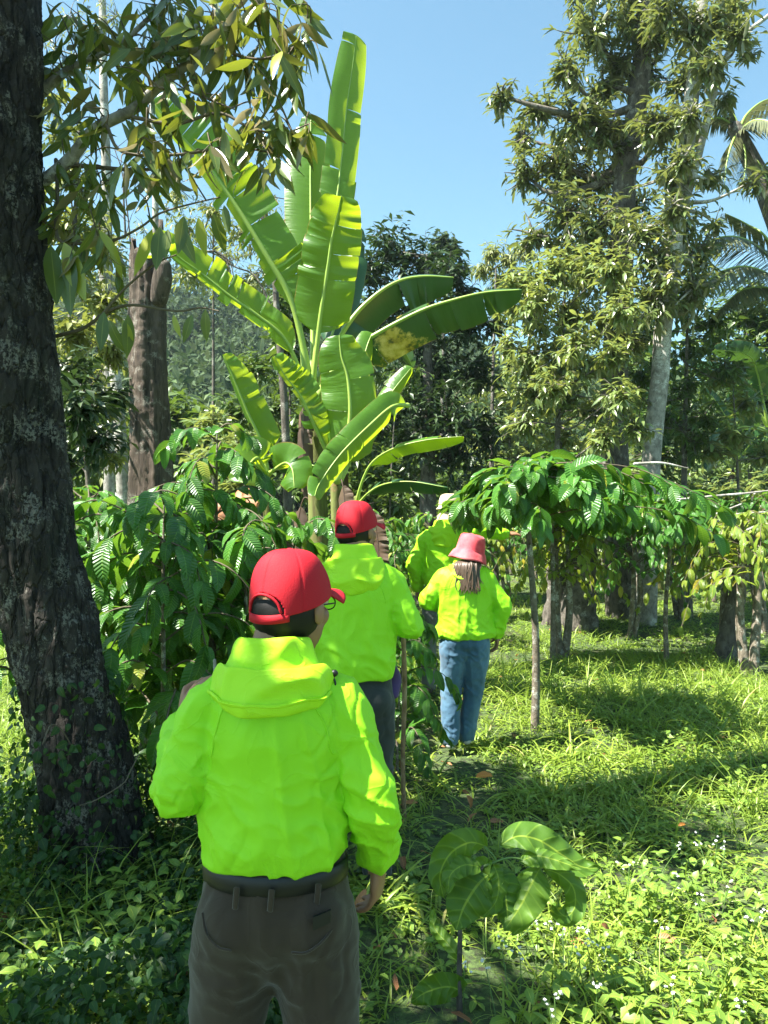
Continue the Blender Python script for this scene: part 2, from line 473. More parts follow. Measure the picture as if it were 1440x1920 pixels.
M = {}
M['coffee'] = leaf_mat('coffee_leaf', (.017,.070,.010), (.062,.19,.022), (.24,.46,.03), rough=.32, veins=12, tf=.3, bump=.9, odd=(.30,.30,.04), oddp=.965)
M['coffee_y'] = leaf_mat('coffee_leaf_yellowing', (.07,.16,.02), (.20,.27,.03), (.42,.5,.04), rough=.38, veins=11, tf=.33, bump=.8, odd=(.42,.33,.03), oddp=.95)
M['banana'] = leaf_mat('banana_leaf', (.05,.155,.016), (.09,.22,.022), (.60,.78,.02), rough=.38, veins=150, tf=.42, bump=.6, banana=True)
M['banana_old'] = leaf_mat('old_banana_leaf', (.022,.07,.022), (.035,.10,.028), (.14,.28,.03), rough=.38, veins=150, tf=.2, bump=.4, banana=True)
M['durian'] = leaf_mat('long_leaf', (.035,.075,.020), (.09,.13,.025), (.35,.40,.03), rough=.3, veins=0, under=(.16,.13,.05), tf=.25, odd=(.28,.31,.03), oddp=.9)
M['durian_far'] = leaf_mat('long_leaf_far', (.045,.085,.028), (.14,.19,.055), (.30,.36,.05), spec=.9, rough=.30, under=(.17,.175,.085), tf=.25, odd=(.38,.36,.04), oddp=.93)
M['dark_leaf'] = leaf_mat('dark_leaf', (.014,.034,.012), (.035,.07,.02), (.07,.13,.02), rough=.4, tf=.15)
M['olive_leaf'] = leaf_mat('olive_leaf', (.05,.10,.028), (.19,.26,.075), (.38,.46,.07), spec=.9, rough=.32, under=(.20,.20,.09), tf=.32, odd=(.45,.42,.05), oddp=.94)
M['banana_patch'] = leaf_mat('stained_banana_leaf', (.03,.085,.022), (.045,.115,.028), (.2,.33,.03), rough=.38, veins=150, tf=.22, bump=.4, banana=True, patch=True)
M['mid_leaf'] = leaf_mat('mid_leaf', (.03,.07,.018), (.085,.14,.03), (.18,.28,.03), rough=.42, tf=.25, odd=(.25,.25,.05), oddp=.95)
M['pale_leaf'] = leaf_mat('pale_leaf', (.09,.12,.035), (.22,.25,.07), (.35,.40,.06), rough=.5, tf=.3)
M['grass'] = leaf_mat('grass_blade', (.075,.16,.018), (.28,.37,.05), (.34,.52,.05), rough=.42, tf=.35, odd=(.38,.34,.13), oddp=.95)
M['weed'] = leaf_mat('weed_leaf', (.05,.13,.018), (.21,.32,.045), (.28,.46,.05), rough=.45, tf=.3, odd=(.36,.34,.07), oddp=.97)
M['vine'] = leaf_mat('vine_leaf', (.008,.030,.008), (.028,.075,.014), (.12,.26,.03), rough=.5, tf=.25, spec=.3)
M['sapling'] = leaf_mat('sapling_leaf', (.035,.10,.014), (.10,.20,.022), (.34,.48,.02), spec=.3, rough=.5, veins=7, tf=.3, bump=.8)
M['palm'] = leaf_mat('palm_leaf', (.06,.08,.04), (.16,.18,.09), (.25,.27,.1), rough=.35, tf=.2)
M['forest'] = leaf_mat('forest_leaf', (.012,.032,.018), (.065,.105,.045), (.1,.16,.05), spec=.15, rough=.8, tf=.2, odd=(.15,.15,.08), oddp=.9)
M['bark_big'] = bark_mat('old_bark', (.008,.007,.006), (.045,.038,.031), (.24,.23,.19), scale=7, bump=1.0, stretch=.3, lich=.55, fine=True, moss=(.02,.023,.014))
M['bark_pale'] = bark_mat('pale_bark', (.10,.09,.075), (.30,.28,.245), (.58,.57,.52), scale=5, bump=.5, stretch=.8, lich=.9)
M['bark_grey'] = bark_mat('grey_bark', (.035,.03,.025), (.13,.115,.095), (.30,.29,.25), scale=7, bump=.8, stretch=.4, lich=.5)
M['bark_dead'] = bark_mat('dead_wood', (.02,.016,.013), (.11,.085,.065), (.27,.25,.21), scale=9, bump=1.0, stretch=.12, lich=.4)
M['bark_coffee'] = bark_mat('coffee_bark', (.05,.04,.028), (.19,.16,.12), (.48,.48,.42), scale=14, bump=.6, stretch=.5, lich=.75, moss=(.06,.07,.03))
M['twig'] = flat_mat('twig', (.11,.09,.06), .8, .2, .4)
M['petiole'] = flat_mat('banana_petiole', (.28,.40,.07), .4, .5, .3, 6)
M['pseudostem'] = bark_mat('banana_stem', (.06,.04,.02), (.15,.17,.05), (.22,.15,.07), scale=5, bump=.4, stretch=.15, lich=.6)
M['green_stem'] = flat_mat('green_stem', (.09,.17,.04), .5, .4, .3)
M['brown_leaf'] = leaf_mat('dry_brown_leaf', (.16,.075,.035), (.36,.16,.06), (.45,.2,.06), rough=.6, tf=.2, veins=10)
M['withered'] = leaf_mat('withered_leaf', (.05,.03,.018), (.12,.075,.04), (.2,.12,.05), rough=.7, tf=.15, veins=30, banana=True)
M['orange_leaf'] = leaf_mat('orange_leaf', (.38,.13,.02), (.5,.2,.03), (.6,.25,.03), rough=.5, tf=.25, veins=10)
M['flower'] = flat_mat('white_flower', (.85,.84,.84), .9, .1, .05)
# ------------------------------------------------------------------ ground
def build_ground():
    xs = np.concatenate([-np.geomspace(200, 8, 40), np.linspace(-7.8, 9.8, 120), np.geomspace(10, 220, 45)])
    ys = np.concatenate([np.linspace(-40, -2, 10), np.linspace(-1.5, 14, 120), np.geomspace(14.3, 260, 80)])
    X, Y = np.meshgrid(xs, ys); Z = ground_z(X, Y)+.012*np.sin(X*9)*np.sin(Y*8)
    n = len(xs); i = np.arange(len(ys)-1)[:, None]*n; j = np.arange(n-1)[None]
    F = np.stack([i+j, i+j+1, i+n+j+1, i+n+j], -1).reshape(-1, 4)
    m, t = nt('soil_and_moss'); L = t.links
    tc = N_(t, 'ShaderNodeTexCoord')
    n1 = noise_(t, 1.3, 6, .65, tc.outputs['Object']); n2 = noise_(t, 24, 5, .7, tc.outputs['Object'])
    c1 = ramp_(t, n2, [(.35, (.018,.016,.009)), (.5, (.045,.075,.018)), (.68, (.10,.16,.035))])
    c2 = ramp_(t, n2, [(.35, (.03,.028,.014)), (.6, (.10,.10,.04))])
    c = mix_(t, ramp_(t, n1, [(.52, (0,0,0)), (.62, (.8,.8,.8))]), c1, c2)
    b = N_(t, 'ShaderNodeBsdfPrincipled'); L.new(c, b.inputs['Base Color']); b.inputs['Roughness'].default_value = .95
    bp = N_(t, 'ShaderNodeBump'); bp.inputs['Strength'].default_value = .8; bp.inputs['Distance'].default_value = .04
    L.new(n2, bp.inputs['Height']); L.new(bp.outputs[0], b.inputs['Normal'])
    L.new(b.outputs[0], N_(t, 'ShaderNodeOutputMaterial').inputs[0])
    single('ground', (np.stack([X, Y, Z], -1).reshape(-1, 3), F), m, kind='structure')
build_ground()

def snoise(x, y, s, o=0.0):
    return A([noise.noise(Vector((a*s+o, b*s-o, o))) for a, b in zip(x, y)])

def scatter(n, y0, y1, power=1.0):
    """positions over a wedge of ground in front of the walkers, a few metres wider than the view"""
    y = y0+(y1-y0)*rng.random(n)**power
    x = (rng.random(n)*2-1)*(y*.56+1.3)
    return x, y
def path_mask(x, y):
    c = np.where(y < 6.5, .12+.10*(y-2), .57)
    return np.exp(-((x-c)/.34)**2)*np.clip((8.5-y)/2, 0, 1)

def build_grass():
    g = Geo()
    for n, y0, y1, h, w, ns in ((26000, 1.6, 5, .18, .009, 4), (46000, 5, 10, .16, .011, 3), (60000, 10, 20, .11, .015, 2), (30000, 20, 42, .13, .03, 2)):
        nt_ = n//7
        x, y = scatter(nt_, y0, y1, .8)
        keep = (snoise(x, y, .8, 3.3) > -.12-.3*rng.random(nt_)) & (rng.random(nt_) > path_mask(x, y)*.75)
        x, y = x[keep], y[keep]
        hh = h*(.5+rng.random(len(x)))*(1+.7*np.clip(snoise(x, y, .5, 9.1), -.5, 1))*(1-.45*path_mask(x, y))
        x = np.repeat(x, 7); y = np.repeat(y, 7); hh = np.repeat(hh, 7)*(.6+.7*rng.random(len(x)))
        N = len(x)
        x = x+rng.normal(0, .02, N); y = y+rng.normal(0, .02, N)
        d = rdir(N, .35, 1.0)
        pos = np.stack([x, y, ground_z(x, y)-.005], -1)
        tone = np.repeat(np.clip(.5+.9*snoise(x[::7], y[::7], .9, 5), 0, 1), 7)[:N] if N else 0
        g.add(*leaves(pos, d, np.tile(A([0,0,1.]), (N,1))+rng.normal(0,.3,(N,3)), hh*1.5, w*(.7+.8*rng.random(N)), .6+1.6*rng.random(N), 'blade', ns, .25, rnd=np.clip(tone*.6+.4*rng.random(N), 0, 1)))
    # a few long arching tufts
    for (px, py, s) in [(1130,1440,1.0),(1270,1440,1.1),(1010,1500,.9),(1180,1370,.9),(960,1340,.8),(760,1440,.9),(820,1480,.9),(700,1560,.8),(1080,1560,.9),(1350,1480,1.0),(1240,1330,.9),(40,1690,.9),(110,1800,.9),(210,1750,.8),(1010,1250,.8),(1100,1230,.8),(940,1410,.9),(880,1400,.7),(1390,1360,1),(1230,1560,.9),(700,1700,.7),(770,1720,.8),(1330,1600,.8), (1150,1480,1.1),(1330,1400,1.0),(1050,1430,1.0)]:
        d0 = CH*FPX/(py-980); c = P(px, py, d0)
        N = 46
        pos = np.stack([c[0]+rng.normal(0, .09, N), c[1]+rng.normal(0, .09, N), np.zeros(N)], -1)
        pos[:, 2] = ground_z(pos[:, 0], pos[:, 1])
        g.add(*leaves(pos, rdir(N, .45, .95), np.tile(A([0,0,1.]), (N,1))+rng.normal(0,.2,(N,3)), s*(.22+.25*rng.random(N)), .014+.008*rng.random(N), 1.2+1.2*rng.random(N), 'blade', 6, .3))
    single('grass', g, M['grass'], 'long and short green grass blades covering the sunny ground between the coffee trees', 'grass', kind='stuff')

def build_weeds():
    g = Geo()
    for n, y0, y1, h, L0, ns in ((16000, 1.5, 3.6, .21, .042, 3), (32000, 3.4, 7, .14, .033, 2), (44000, 7, 14, .10, .036, 2), (34000, 14, 40, .10, .075, 2)):
        ns_ = n//6
        x, y = scatter(ns_, y0, y1, .85)
        keep = (rng.random(ns_) > path_mask(x, y)*.7)
        x, y = x[keep], y[keep]
        hs = h*(.15+.95*rng.random(len(x)))*(1+.6*snoise(x, y, .9, 1.7))*(1-.5*path_mask(x, y))
        sz = np.repeat(1+.8*np.clip(snoise(x, y, 1.4, 6.7), -.4, .8), 6)
        tone = np.repeat(np.clip(.5+.8*snoise(x, y, 1.1, 12), 0, 1), 6)
        x = np.repeat(x, 6); y = np.repeat(y, 6); hs = np.repeat(hs, 6)
        N = len(x); kk = np.tile(np.arange(6), N//6)
        lean = np.repeat(rng.normal(0, .35, (N//6, 2)), 6, 0)
        z = hs*(.35+.65*kk/5)
        az = np.repeat(rng.random(N//6)*6.28, 6)+kk*1.7
        d = np.stack([np.cos(az), np.sin(az), rng.normal(.15, .3, N)], -1)
        pos = np.stack([x+lean[:, 0]*z, y+lean[:, 1]*z, ground_z(x, y)+z], -1)
        Lf = L0*(.5+1.0*rng.random(N))*sz
        g.add(*leaves(pos, d, np.tile(A([0,0,1.]), (N,1))+rng.normal(0,.25,(N,3)), Lf, Lf*.55, .3+.9*rng.random(N), 'oval', ns, .2, rnd=np.clip(tone*.6+.45*rng.random(N), 0, 1)))
    single('ground_weeds', g, M['weed'], 'low broad leaved weeds growing all through the grass', 'weeds', kind='stuff')
    # clover like fine cover on and beside the path
    g = Geo()
    N = 42000; x, y = scatter(N, 2.5, 16, .9)
    pos = np.stack([x, y, ground_z(x, y)+.01+.05*rng.random(N)], -1)
    g.add(*leaves(pos, rdir(N, -.1, .6), rdir(N, .5, 1), .03+.03*rng.random(N), .018, .5, 'oval', 1, .1))
    single('ground_cover', g, M['grass'], 'fine pale green creeping cover on the trodden path', 'ground cover', kind='stuff')
    g = Geo()
    N = 900; x, y = scatter(N, 1.8, 12, .9); k = rng.random(N) < .25+.75*path_mask(x, y); x, y = x[k], y[k]; N = len(x)
    pos = np.stack([x, y, ground_z(x, y)+.015+.05*rng.random(N)], -1); Lf = .04+.07*rng.random(N)
    g.add(*leaves(pos, rdir(N, -.15, .25), rdir(N, .5, 1), Lf, Lf*.4, rng.normal(.6, .6, N), 'oval', 4, .3, .15))
    single('leaf_litter', g, M['brown_leaf'], 'small dry brown leaves scattered on and beside the path', 'leaf litter', kind='stuff')
    # white flower heads
    g = Geo()
    spots = [(960,1715),(1010,1725),(985,1735),(1035,1730),(975,1790),(940,1770),(1085,1790),(1100,1770),(1130,1780),(1275,1590),(1310,1580),(1345,1575),(1360,1590),(1400,1720),(1430,1710),(1055,1745),(1100,1740),(1260,1850),(1390,1890),(1040,1870),(1030,1890),(910,1810),(870,1815),(1270,1655),(1365,1665),(1310,1690),(1180,1620),(1075,1735),(1120,1850),(1240,1730)]
    for (px, py) in spots:
        d0 = (CH-.19)*FPX/(py-980); c = P(px, py, d0)
        for q in range(4):
            cc = c+rng.normal(0, .014, 3)
            pos = np.tile(cc, (22, 1)); dd = rdir(22, 0, 1)
            g.add(*leaves(pos, dd, rdir(22), .005+.004*rng.random(22), .0035, .3, 'oval', 2, .1))
    single('wild_flowers', g, M['flower'], 'tiny white flower heads of the weeds at the lower right', 'flowers', kind='stuff')
    gs = Geo()
    for (px, py) in spots:
        d0 = (CH-.19)*FPX/(py-980); c = P(px, py, d0); b = c.copy(); b[2] = 0; b[:2] += rng.normal(0, .04, 2)
        gs.add(*tube([b, (b+c)/2+rng.normal(0, .01, 3), c], .0018, 5, 3))
    single('flower_stems', gs, M['green_stem'], 'thin green stems of the white flowered weeds', 'stems', kind='stuff')
build_grass(); build_weeds()

# creeper mass round the foot of the big trunk and lower left corner
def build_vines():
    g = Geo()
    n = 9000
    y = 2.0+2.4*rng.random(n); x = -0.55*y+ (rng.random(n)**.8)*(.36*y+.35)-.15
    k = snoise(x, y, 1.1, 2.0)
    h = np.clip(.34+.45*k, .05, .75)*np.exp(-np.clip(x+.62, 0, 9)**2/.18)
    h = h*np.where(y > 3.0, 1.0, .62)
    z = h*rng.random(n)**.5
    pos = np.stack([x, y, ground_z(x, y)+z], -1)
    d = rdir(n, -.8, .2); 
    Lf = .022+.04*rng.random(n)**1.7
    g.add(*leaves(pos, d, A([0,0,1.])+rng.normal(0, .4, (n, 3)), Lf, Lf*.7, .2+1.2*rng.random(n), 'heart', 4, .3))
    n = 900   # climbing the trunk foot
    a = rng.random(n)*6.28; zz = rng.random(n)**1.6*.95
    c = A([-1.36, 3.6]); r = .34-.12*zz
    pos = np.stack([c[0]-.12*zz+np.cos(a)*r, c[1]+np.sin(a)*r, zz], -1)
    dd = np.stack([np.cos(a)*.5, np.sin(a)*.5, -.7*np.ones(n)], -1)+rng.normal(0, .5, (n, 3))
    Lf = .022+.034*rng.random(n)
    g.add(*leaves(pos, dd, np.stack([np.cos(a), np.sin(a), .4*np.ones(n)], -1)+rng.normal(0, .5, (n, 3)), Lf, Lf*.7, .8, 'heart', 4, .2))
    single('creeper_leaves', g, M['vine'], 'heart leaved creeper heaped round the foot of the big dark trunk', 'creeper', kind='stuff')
    g = Geo()
    for pts in ([(80,1395),(95,1360),(115,1368),(135,1400)], [(150,1510),(180,1500),(230,1470),(245,1445),(260,1415)]):
        g.add(*tube([P(a, b, 3.22+.05*i) for i, (a, b) in enumerate(pts)], .0028, 5, 5))
    single('vine_tendril', g, M['twig'], 'thin bare vine tendrils looping off the foot of the big dark trunk', 'vine')
build_vines()

# ------------------------------------------------------------------ foliage helpers
def sprigs(centers, dirs, n, L, W, spread=.06, shape='lance', ns=3, k0=.3, k1=1.2, downz=-.5, fold=.28, mat_jit=.3, tone=None):
    """n leaves round each twig tip"""
    Nn = len(centers); c = np.repeat(centers, n, 0); d = np.repeat(dirs, n, 0); N = Nn*n
    off = rng.random((N, 1)); pos = c-d*off*spread*2
    r = rdir(N, -.6, .6)
    dd = nrm(d*(.5-.3*off)+r*.9+A([0, 0, downz]))
    Lf = L*(.6+.7*rng.random(N))
    tn = np.repeat(rng.random(Nn) if tone is None else tone, n)*.65+.35*rng.random(N)
    return leaves(pos, dd, A([0,0,1.])+rng.normal(0, .35, (N, 3)), Lf, Lf*W, k0+(k1-k0)*rng.random(N), shape, ns, fold, rnd=tn)

def clump_sprigs(c, r, n, flat=.0):
    u = rdir(n); rad = rng.random(n)**.5*1.12
    p = u*rad[:, None]*A(r)
    # uneven outline
    s = 1+.30*A([noise.noise(Vector((a*1.7+c[0], b*1.7+c[1], q*1.7+c[2]))) for a, b, q in u])
    return A(c)+p*s[:, None], nrm(u+A([0, 0, .25]))

def make_tree(name, label, cat, trunks, clumps, leaf, bark, group=None, limb_r=.03, twigs=True):
    """trunks: list of (points, radii); clumps: (center, radii, n_sprigs); leaf: kwargs"""
    base = A(trunks[0][0][0], float)
    th = Thing(name, label, cat, base, group)
    allp = []
    for pts, r in trunks:
        rr = np.interp(np.linspace(0, 1, len(pts)), np.linspace(0, 1, len(r)), r)
        th.part('trunk', tube(pts, rr, 14, 6), M[bark])
        C = catmull(np.column_stack([A(pts, float), rr]), 6); allp.append(C)
    C = np.concatenate(allp)
    br = Geo(); lf = Geo()
    mat = leaf.get('mat', 'mid_leaf'); kw = {k: v for k, v in leaf.items() if k not in ('mat', 'per')}
    for c, r, n in clumps:
        c = A(c, float); r = np.broadcast_to(A(r, float), (3,))
        low = C[C[:, 2] < c[2]+.1]
        if not len(low): low = C
        i = np.argmin(np.linalg.norm(low[:, :3]-c, axis=1)+.5*np.abs(low[:, 2]-(c[2]-.6*r[0]))); a = low[i, :3]
        r0 = min(limb_r*1.6, low[i, 3]*.6); mid = (a+c)/2+rng.normal(0, .12, 3)*np.linalg.norm(c-a)+A([0, 0, -.08])*np.linalg.norm(c-a)
        br.add(*tube([a, mid, c], [r0, r0*.6, r0*.25], 6, 5))
        p, d = clump_sprigs(c, r, n)
        if twigs:
            for q in range(0, n, max(1, n//14)):
                br.add(*tube([c+(p[q]-c)*.1, c+(p[q]-c)*.55+rng.normal(0, .05, 3)*r, p[q]], [r0*.35, r0*.2, .004], 4, 2, cap=False))
        lf.add(*sprigs(p, d, leaf.get('per', 7), **kw))
    th.part('branches', br, M[bark])
    th.part('crown', lf, M[mat])
    return th

# ------------------------------------------------------------------ big dark tree at the left
def big_tree():
    d = 3.6
    ctr = [(-95,-1500,90),(-50,-900,84),(-30,-300,84),(-16,0,88),(-4,300,83),(16,600,84),(42,900,86),(98,1200,84),(150,1400,88),(176,1540,96),(186,1620,118),(190,1668,160)][::-1]
    pts = A([P(x, y, d) for x, y, w in ctr]); rad = A([w*.95*d/FPX for x, y, w in ctr])
    V, F, U = tube(pts, rad, 150, 46, cap=False)
    # rough, fissured surface
    C = catmull(np.column_stack([pts, rad]), 46)[:, :3]
    ax = np.repeat(C, 150, 0); dn = nrm(V-ax)
    disp = np.empty(len(V))
    for i, v in enumerate(V):
        a = noise.noise(Vector((v[0]*7, v[1]*7, v[2]*2.2)))
        b = abs(noise.noise(Vector((v[0]*20, v[1]*20, v[2]*5+4))))
        c = noise.noise(Vector((v[0]*55, v[1]*55, v[2]*30)))
        disp[i] = .034*a-.075*max(0, .22-b)+.010*c
    V = V+dn*disp[:, None]
    base = A([pts[0][0], pts[0][1], 0.])
    th = Thing('big_tree', 'big dark old tree with flaking lichened bark at the left edge', 'tree', base)
    th.part('trunk', (V, F, U), M['bark_big'])
    br = Geo(); lf = Geo(); tw = Geo()
    def px(l, dd, r0, r1, seg=10):
        gg = br if r0 > .02 else tw
        dd = np.linspace(dd[0], dd[1], len(l)); pp = [P(a, b, q) for (a, b), q in zip(l, dd)]
        rr_ = np.linspace(r0, r1, len(l)); rr_[0] *= 1.5 if r0 > .02 else 1; gg.add(*tube(pp, rr_, seg, 6)); return catmull(pp, 6)
    L1 = px([(40,372),(75,345),(130,300),(178,243),(250,205),(300,160),(350,122),(420,70),(470,20),(520,-60),(560,-160)], (3.8, 3.35), .034, .012)
    L2 = px([(70,178),(130,130),(190,100),(240,70),(300,10),(340,-60)], (3.82, 3.8), .022, .008)
    L3 = px([(110,314),(150,311),(210,316),(265,318),(320,312),(362,288),(400,285)], (3.76, 3.5), .012, .004)
    L4 = px([(105,300),(108,370),(105,430),(118,455),(160,456),(215,450),(265,425),(300,400),(360,382),(412,370)], (3.74, 3.3), .010, .003)
    L5 = px([(60,640),(150,618),(200,585),(250,572),(330,583),(375,577),(410,583)], (3.75, 3.3), .010, .003)
    L5b = px([(185,598),(230,545),(270,510),(300,490),(330,478)], (3.5, 3.35), .007, .003)
    L6 = px([(250,220),(330,232),(410,212),(470,240),(530,250),(580,232)], (3.4, 3.2), .009, .003)
    L7 = px([(400,85),(470,110),(530,100),(590,60)], (3.4, 3.3), .008, .003)
    L8 = px([(300,165),(350,170),(400,190),(440,205)], (3.4, 3.3), .006, .003)
    L9 = px([(200,235),(230,285),(330,290),(430,275),(500,285),(520,290)], (3.4, 3.25), .008, .003)
    allb = np.concatenate([L1, L2, L3, L4, L5, L5b, L6, L7, L8, L9])
    # leaf clusters: (px, py, rx, ry, number of twigs, depth)
    cl = [(110,130,40,60,9,3.8),(180,60,70,50,16,3.8),(215,160,60,50,12,3.7),(120,230,45,50,10,3.6),(250,110,55,55,12,3.6),(300,50,60,45,15,3.6),
          (410,-10,60,50,12,3.4),(450,60,60,50,14,3.4),(520,30,60,45,14,3.35),(560,90,40,50,9,3.3),(500,150,50,50,10,3.3),(545,190,30,40,6,3.3),
          (400,130,50,50,12,3.45),(350,190,45,35,10,3.4),(330,110,40,40,9,3.5),(430,190,45,30,8,3.4),(510,240,40,40,8,3.25),(560,250,25,30,4,3.2),
          (230,260,60,45,10,3.5),(130,360,55,50,13,3.6),(200,390,60,50,13,3.6),(250,345,50,35,8,3.5),(300,360,40,40,8,3.5),(110,440,35,50,8,3.6),
          (170,470,50,40,8,3.5),(360,300,40,30,6,3.4),(460,270,50,40,9,3.25),(500,310,30,30,6,3.25),(420,290,30,40,5,3.3),(280,280,40,30,6,3.45),
          (100,60,40,60,6,3.8),(360,40,50,60,10,3.5),(180,520,50,40,6,3.6)]
    for (cx, cy, rx, ry, n, dd) in cl:
        for q in range(max(3, int(n*.72))):
            ex, ey = cx+rng.uniform(-1, 1)*rx, cy-ry*.5+rng.uniform(-1, 1)*ry*.8
            e = P(ex, ey, dd+rng.normal(0, .14)); i = np.argmin(np.linalg.norm(allb-e, axis=1)+rng.random(len(allb))*.12); a = allb[i]
            mid = (a+e)/2+A([0, 0, .03])+rng.normal(0, .02, 3)
            if q % 3 == 0 or np.linalg.norm(e-a) < .3:
                tw.add(*tube([a, mid, e], [.004, .003, .0015], 5, 4, cap=False))
            N = rng.integers(3, 6); dirx = nrm(e-a)
            pos = e-dirx*np.linspace(0, .12, N)[:, None]
            hd = rdir(N, -.2, .2)*.75+A([0, 0, -1.0])+dirx*.3
            Lf = (.105+.095*rng.random(N))
            sd = rdir(N, -.2, .2)+A([0,-.5,.0])
            lf.add(*leaves(pos, hd, sd, Lf, Lf*.235, rng.normal(.1, .5, N), 'lance', 6, .25, .06))
    # hand placed single hanging leaves along the two low twigs
    for (x, y, l, dd) in [(345,405,75,3.3),(372,408,70,3.3),(400,400,75,3.3),(330,420,80,3.3),(300,425,85,3.35),(285,430,100,3.4),(420,385,60,3.3),(315,430,60,3.3),(205,600,70,3.4),(240,590,80,3.4),(195,585,75,3.4),(325,590,45,3.35),(360,590,55,3.3),(385,580,60,3.3),(230,600,50,3.4),(95,460,120,3.5),(130,465,130,3.5),(120,455,120,3.5)]:
        p = P(x, y, dd); Lf = l*dd/FPX
        lf.add(*leaves([p], [(rng.normal(.15, .2), rng.normal(0, .1), -1)], [(rng.normal(0, .4), -1, 0)], [Lf], [Lf*.33], [rng.normal(.1, .3)], 'lance', 8, .2, .05))
    # unseen high crown: clumps added along the sun's line to shade the walkers
    for tg, zz, r, n in CROWN_HIGH:
        c = A(tg, float)+SUN*(zz-tg[2])/SUN[2]; a = A([-2.0, 3.6, c[2]-1.0])
        br.add(*tube([a, (a+c)/2+A([0, 0, -.2]), c], [.07, .05, .02], 7, 5))
        p, dr = clump_sprigs(c, (r, r, r*.7), n)
        lf.add(*sprigs(p, dr, 9, .19, .34, .09, 'lance', 3, 0, .8, -.5))
    th.part('branches', br, M['bark_pale']); th.part('twigs', tw, M['twig'])
    th.part('crown', lf, M['durian'])
# unseen crown clumps, each placed by the spot it is added to shade
CROWN_HIGH = [((-.22,1.66,.62),4.4,.32,30), ((-.15,1.66,1.0),4.8,.18,6), ((-.1,2.2,.2),4.6,.5,50), ((-.85,2.1,.1),4.9,.45,46), ((-.9,3.2,.1),5.2,.8,90), ((-1.7,3.3,.5),5.4,.7,80),
              ((-.35,2.9,.2),5.0,.45,40), ((-.12,3.5,1.0),5.0,.42,26), ((.15,4.1,.1),5.3,.5,44), ((.75,4.6,.1),5.6,.6,50), ((.30,2.5,.4),4.9,.36,13), ((-.5,1.9,0.),4.5,.4,40), ((-1.45,3.6,2.0),5.8,.5,40), ((1.35,4.3,.1),5.9,.35,20)]
big_tree()

# ------------------------------------------------------------------ banana plants
def banana_leaf_geo(path, width, aL=10, aR=10, t0=.18, tears=9, droopy=.12, roll=0., wtip=.35, lobes=1.0, seed=0, wb=1.0):
    """path: world points from stem to tip; blade starts at fraction t0. aL/aR: angle of each half off the picture plane"""
    r = np.random.default_rng(seed)
    C = catmull(path, 26); n = len(C)
    ln = np.concatenate([[0], np.cumsum(np.linalg.norm(np.diff(C, axis=0), axis=1))]); tot = ln[-1]
    n2 = 110; s = np.linspace(t0*tot, tot, n2)
    B = np.stack([np.interp(s, ln, C[:, i]) for i in range(3)], -1); T = nrm(np.gradient(B, axis=0))
    view = nrm(B-A([0, 0, CH])); S = nrm(np.cross(T, view)); Vw = np.cross(S, T)  # S: across, Vw: away from the viewer side
    t = np.linspace(0, 1, n2)
    w = np.clip(t/.10, 0, 1)**.55*(1-(np.clip((t-.55)/.45, 0, 1))**2.6*(1-wtip)); w[-1] *= .55; w[-2] *= .85
    w *= width/2*(wb+(1-wb)*t)
    g = Geo()
    for side, ang in ((-1, aL), (1, aR)):
        cuts = np.sort(r.choice(np.arange(6, n2-4), tears, replace=False)); cuts = np.concatenate([[0], cuts, [n2-1]])
        for a, b in zip(cuts[:-1], cuts[1:]):
            if b-a < 1: continue
            idx = np.arange(a, b+1); m = len(idx)
            ja = math.radians(ang)+r.normal(0, .16); gap = 0.5 if (a > 0) else 0
            cols = np.linspace(0, 1, 7)
            tt = np.linspace(-1, 1, m)
            edge = 1-.05*np.abs(tt)**4*r.random()-.03*r.random()
            rip = r.normal(0, .02)
            V = np.empty((m, 7, 3))
            ph = r.random()*6
            for ci, c in enumerate(cols):
                an = ja+droopy*c*c*6*.3
                # shrink strips slightly along the midrib towards the edge so tears open
                sh = (idx.mean()-idx)*(.022*c if m > 3 else 0)
                ii = np.clip(idx+sh, 0, n2-1)
                Bp = np.stack([np.interp(ii, np.arange(n2), B[:, k]) for k in range(3)], -1)
                off = c*w[idx]*edge*lobes
                fl = .035*width*np.sin(ph+tt*2.2)*c+.012*width*np.sin(ph*2+tt*6)*c
                V[:, ci] = Bp+S[idx]*(side*off*math.cos(an))[:, None]+Vw[idx]*(off*math.sin(an)+fl)[:, None]+T[idx]*(c*off*.10)[:, None]
            i = np.arange(m-1)[:, None]*7; j = np.arange(6)[None]
            F = np.stack([i+j, i+j+1, i+7+j+1, i+7+j], -1).reshape(-1, 4)
            if side < 0: F = F[:, ::-1]
            uv = np.stack([np.broadcast_to(.5+side*cols*.5, (m, 7)), np.broadcast_to(t[idx][:, None]*(tot*(1-t0))/2.0, (m, 7))], -1).reshape(-1, 2)
            g.add(V.reshape(-1, 3), F, uv, rnd=r.random())
    q = tube(C[::3], np.interp(np.linspace(0, 1, len(C[::3])), [0, .15, .6, 1], [width*.085, width*.045, width*.025, width*.008]), 8, 1)
    return g, q

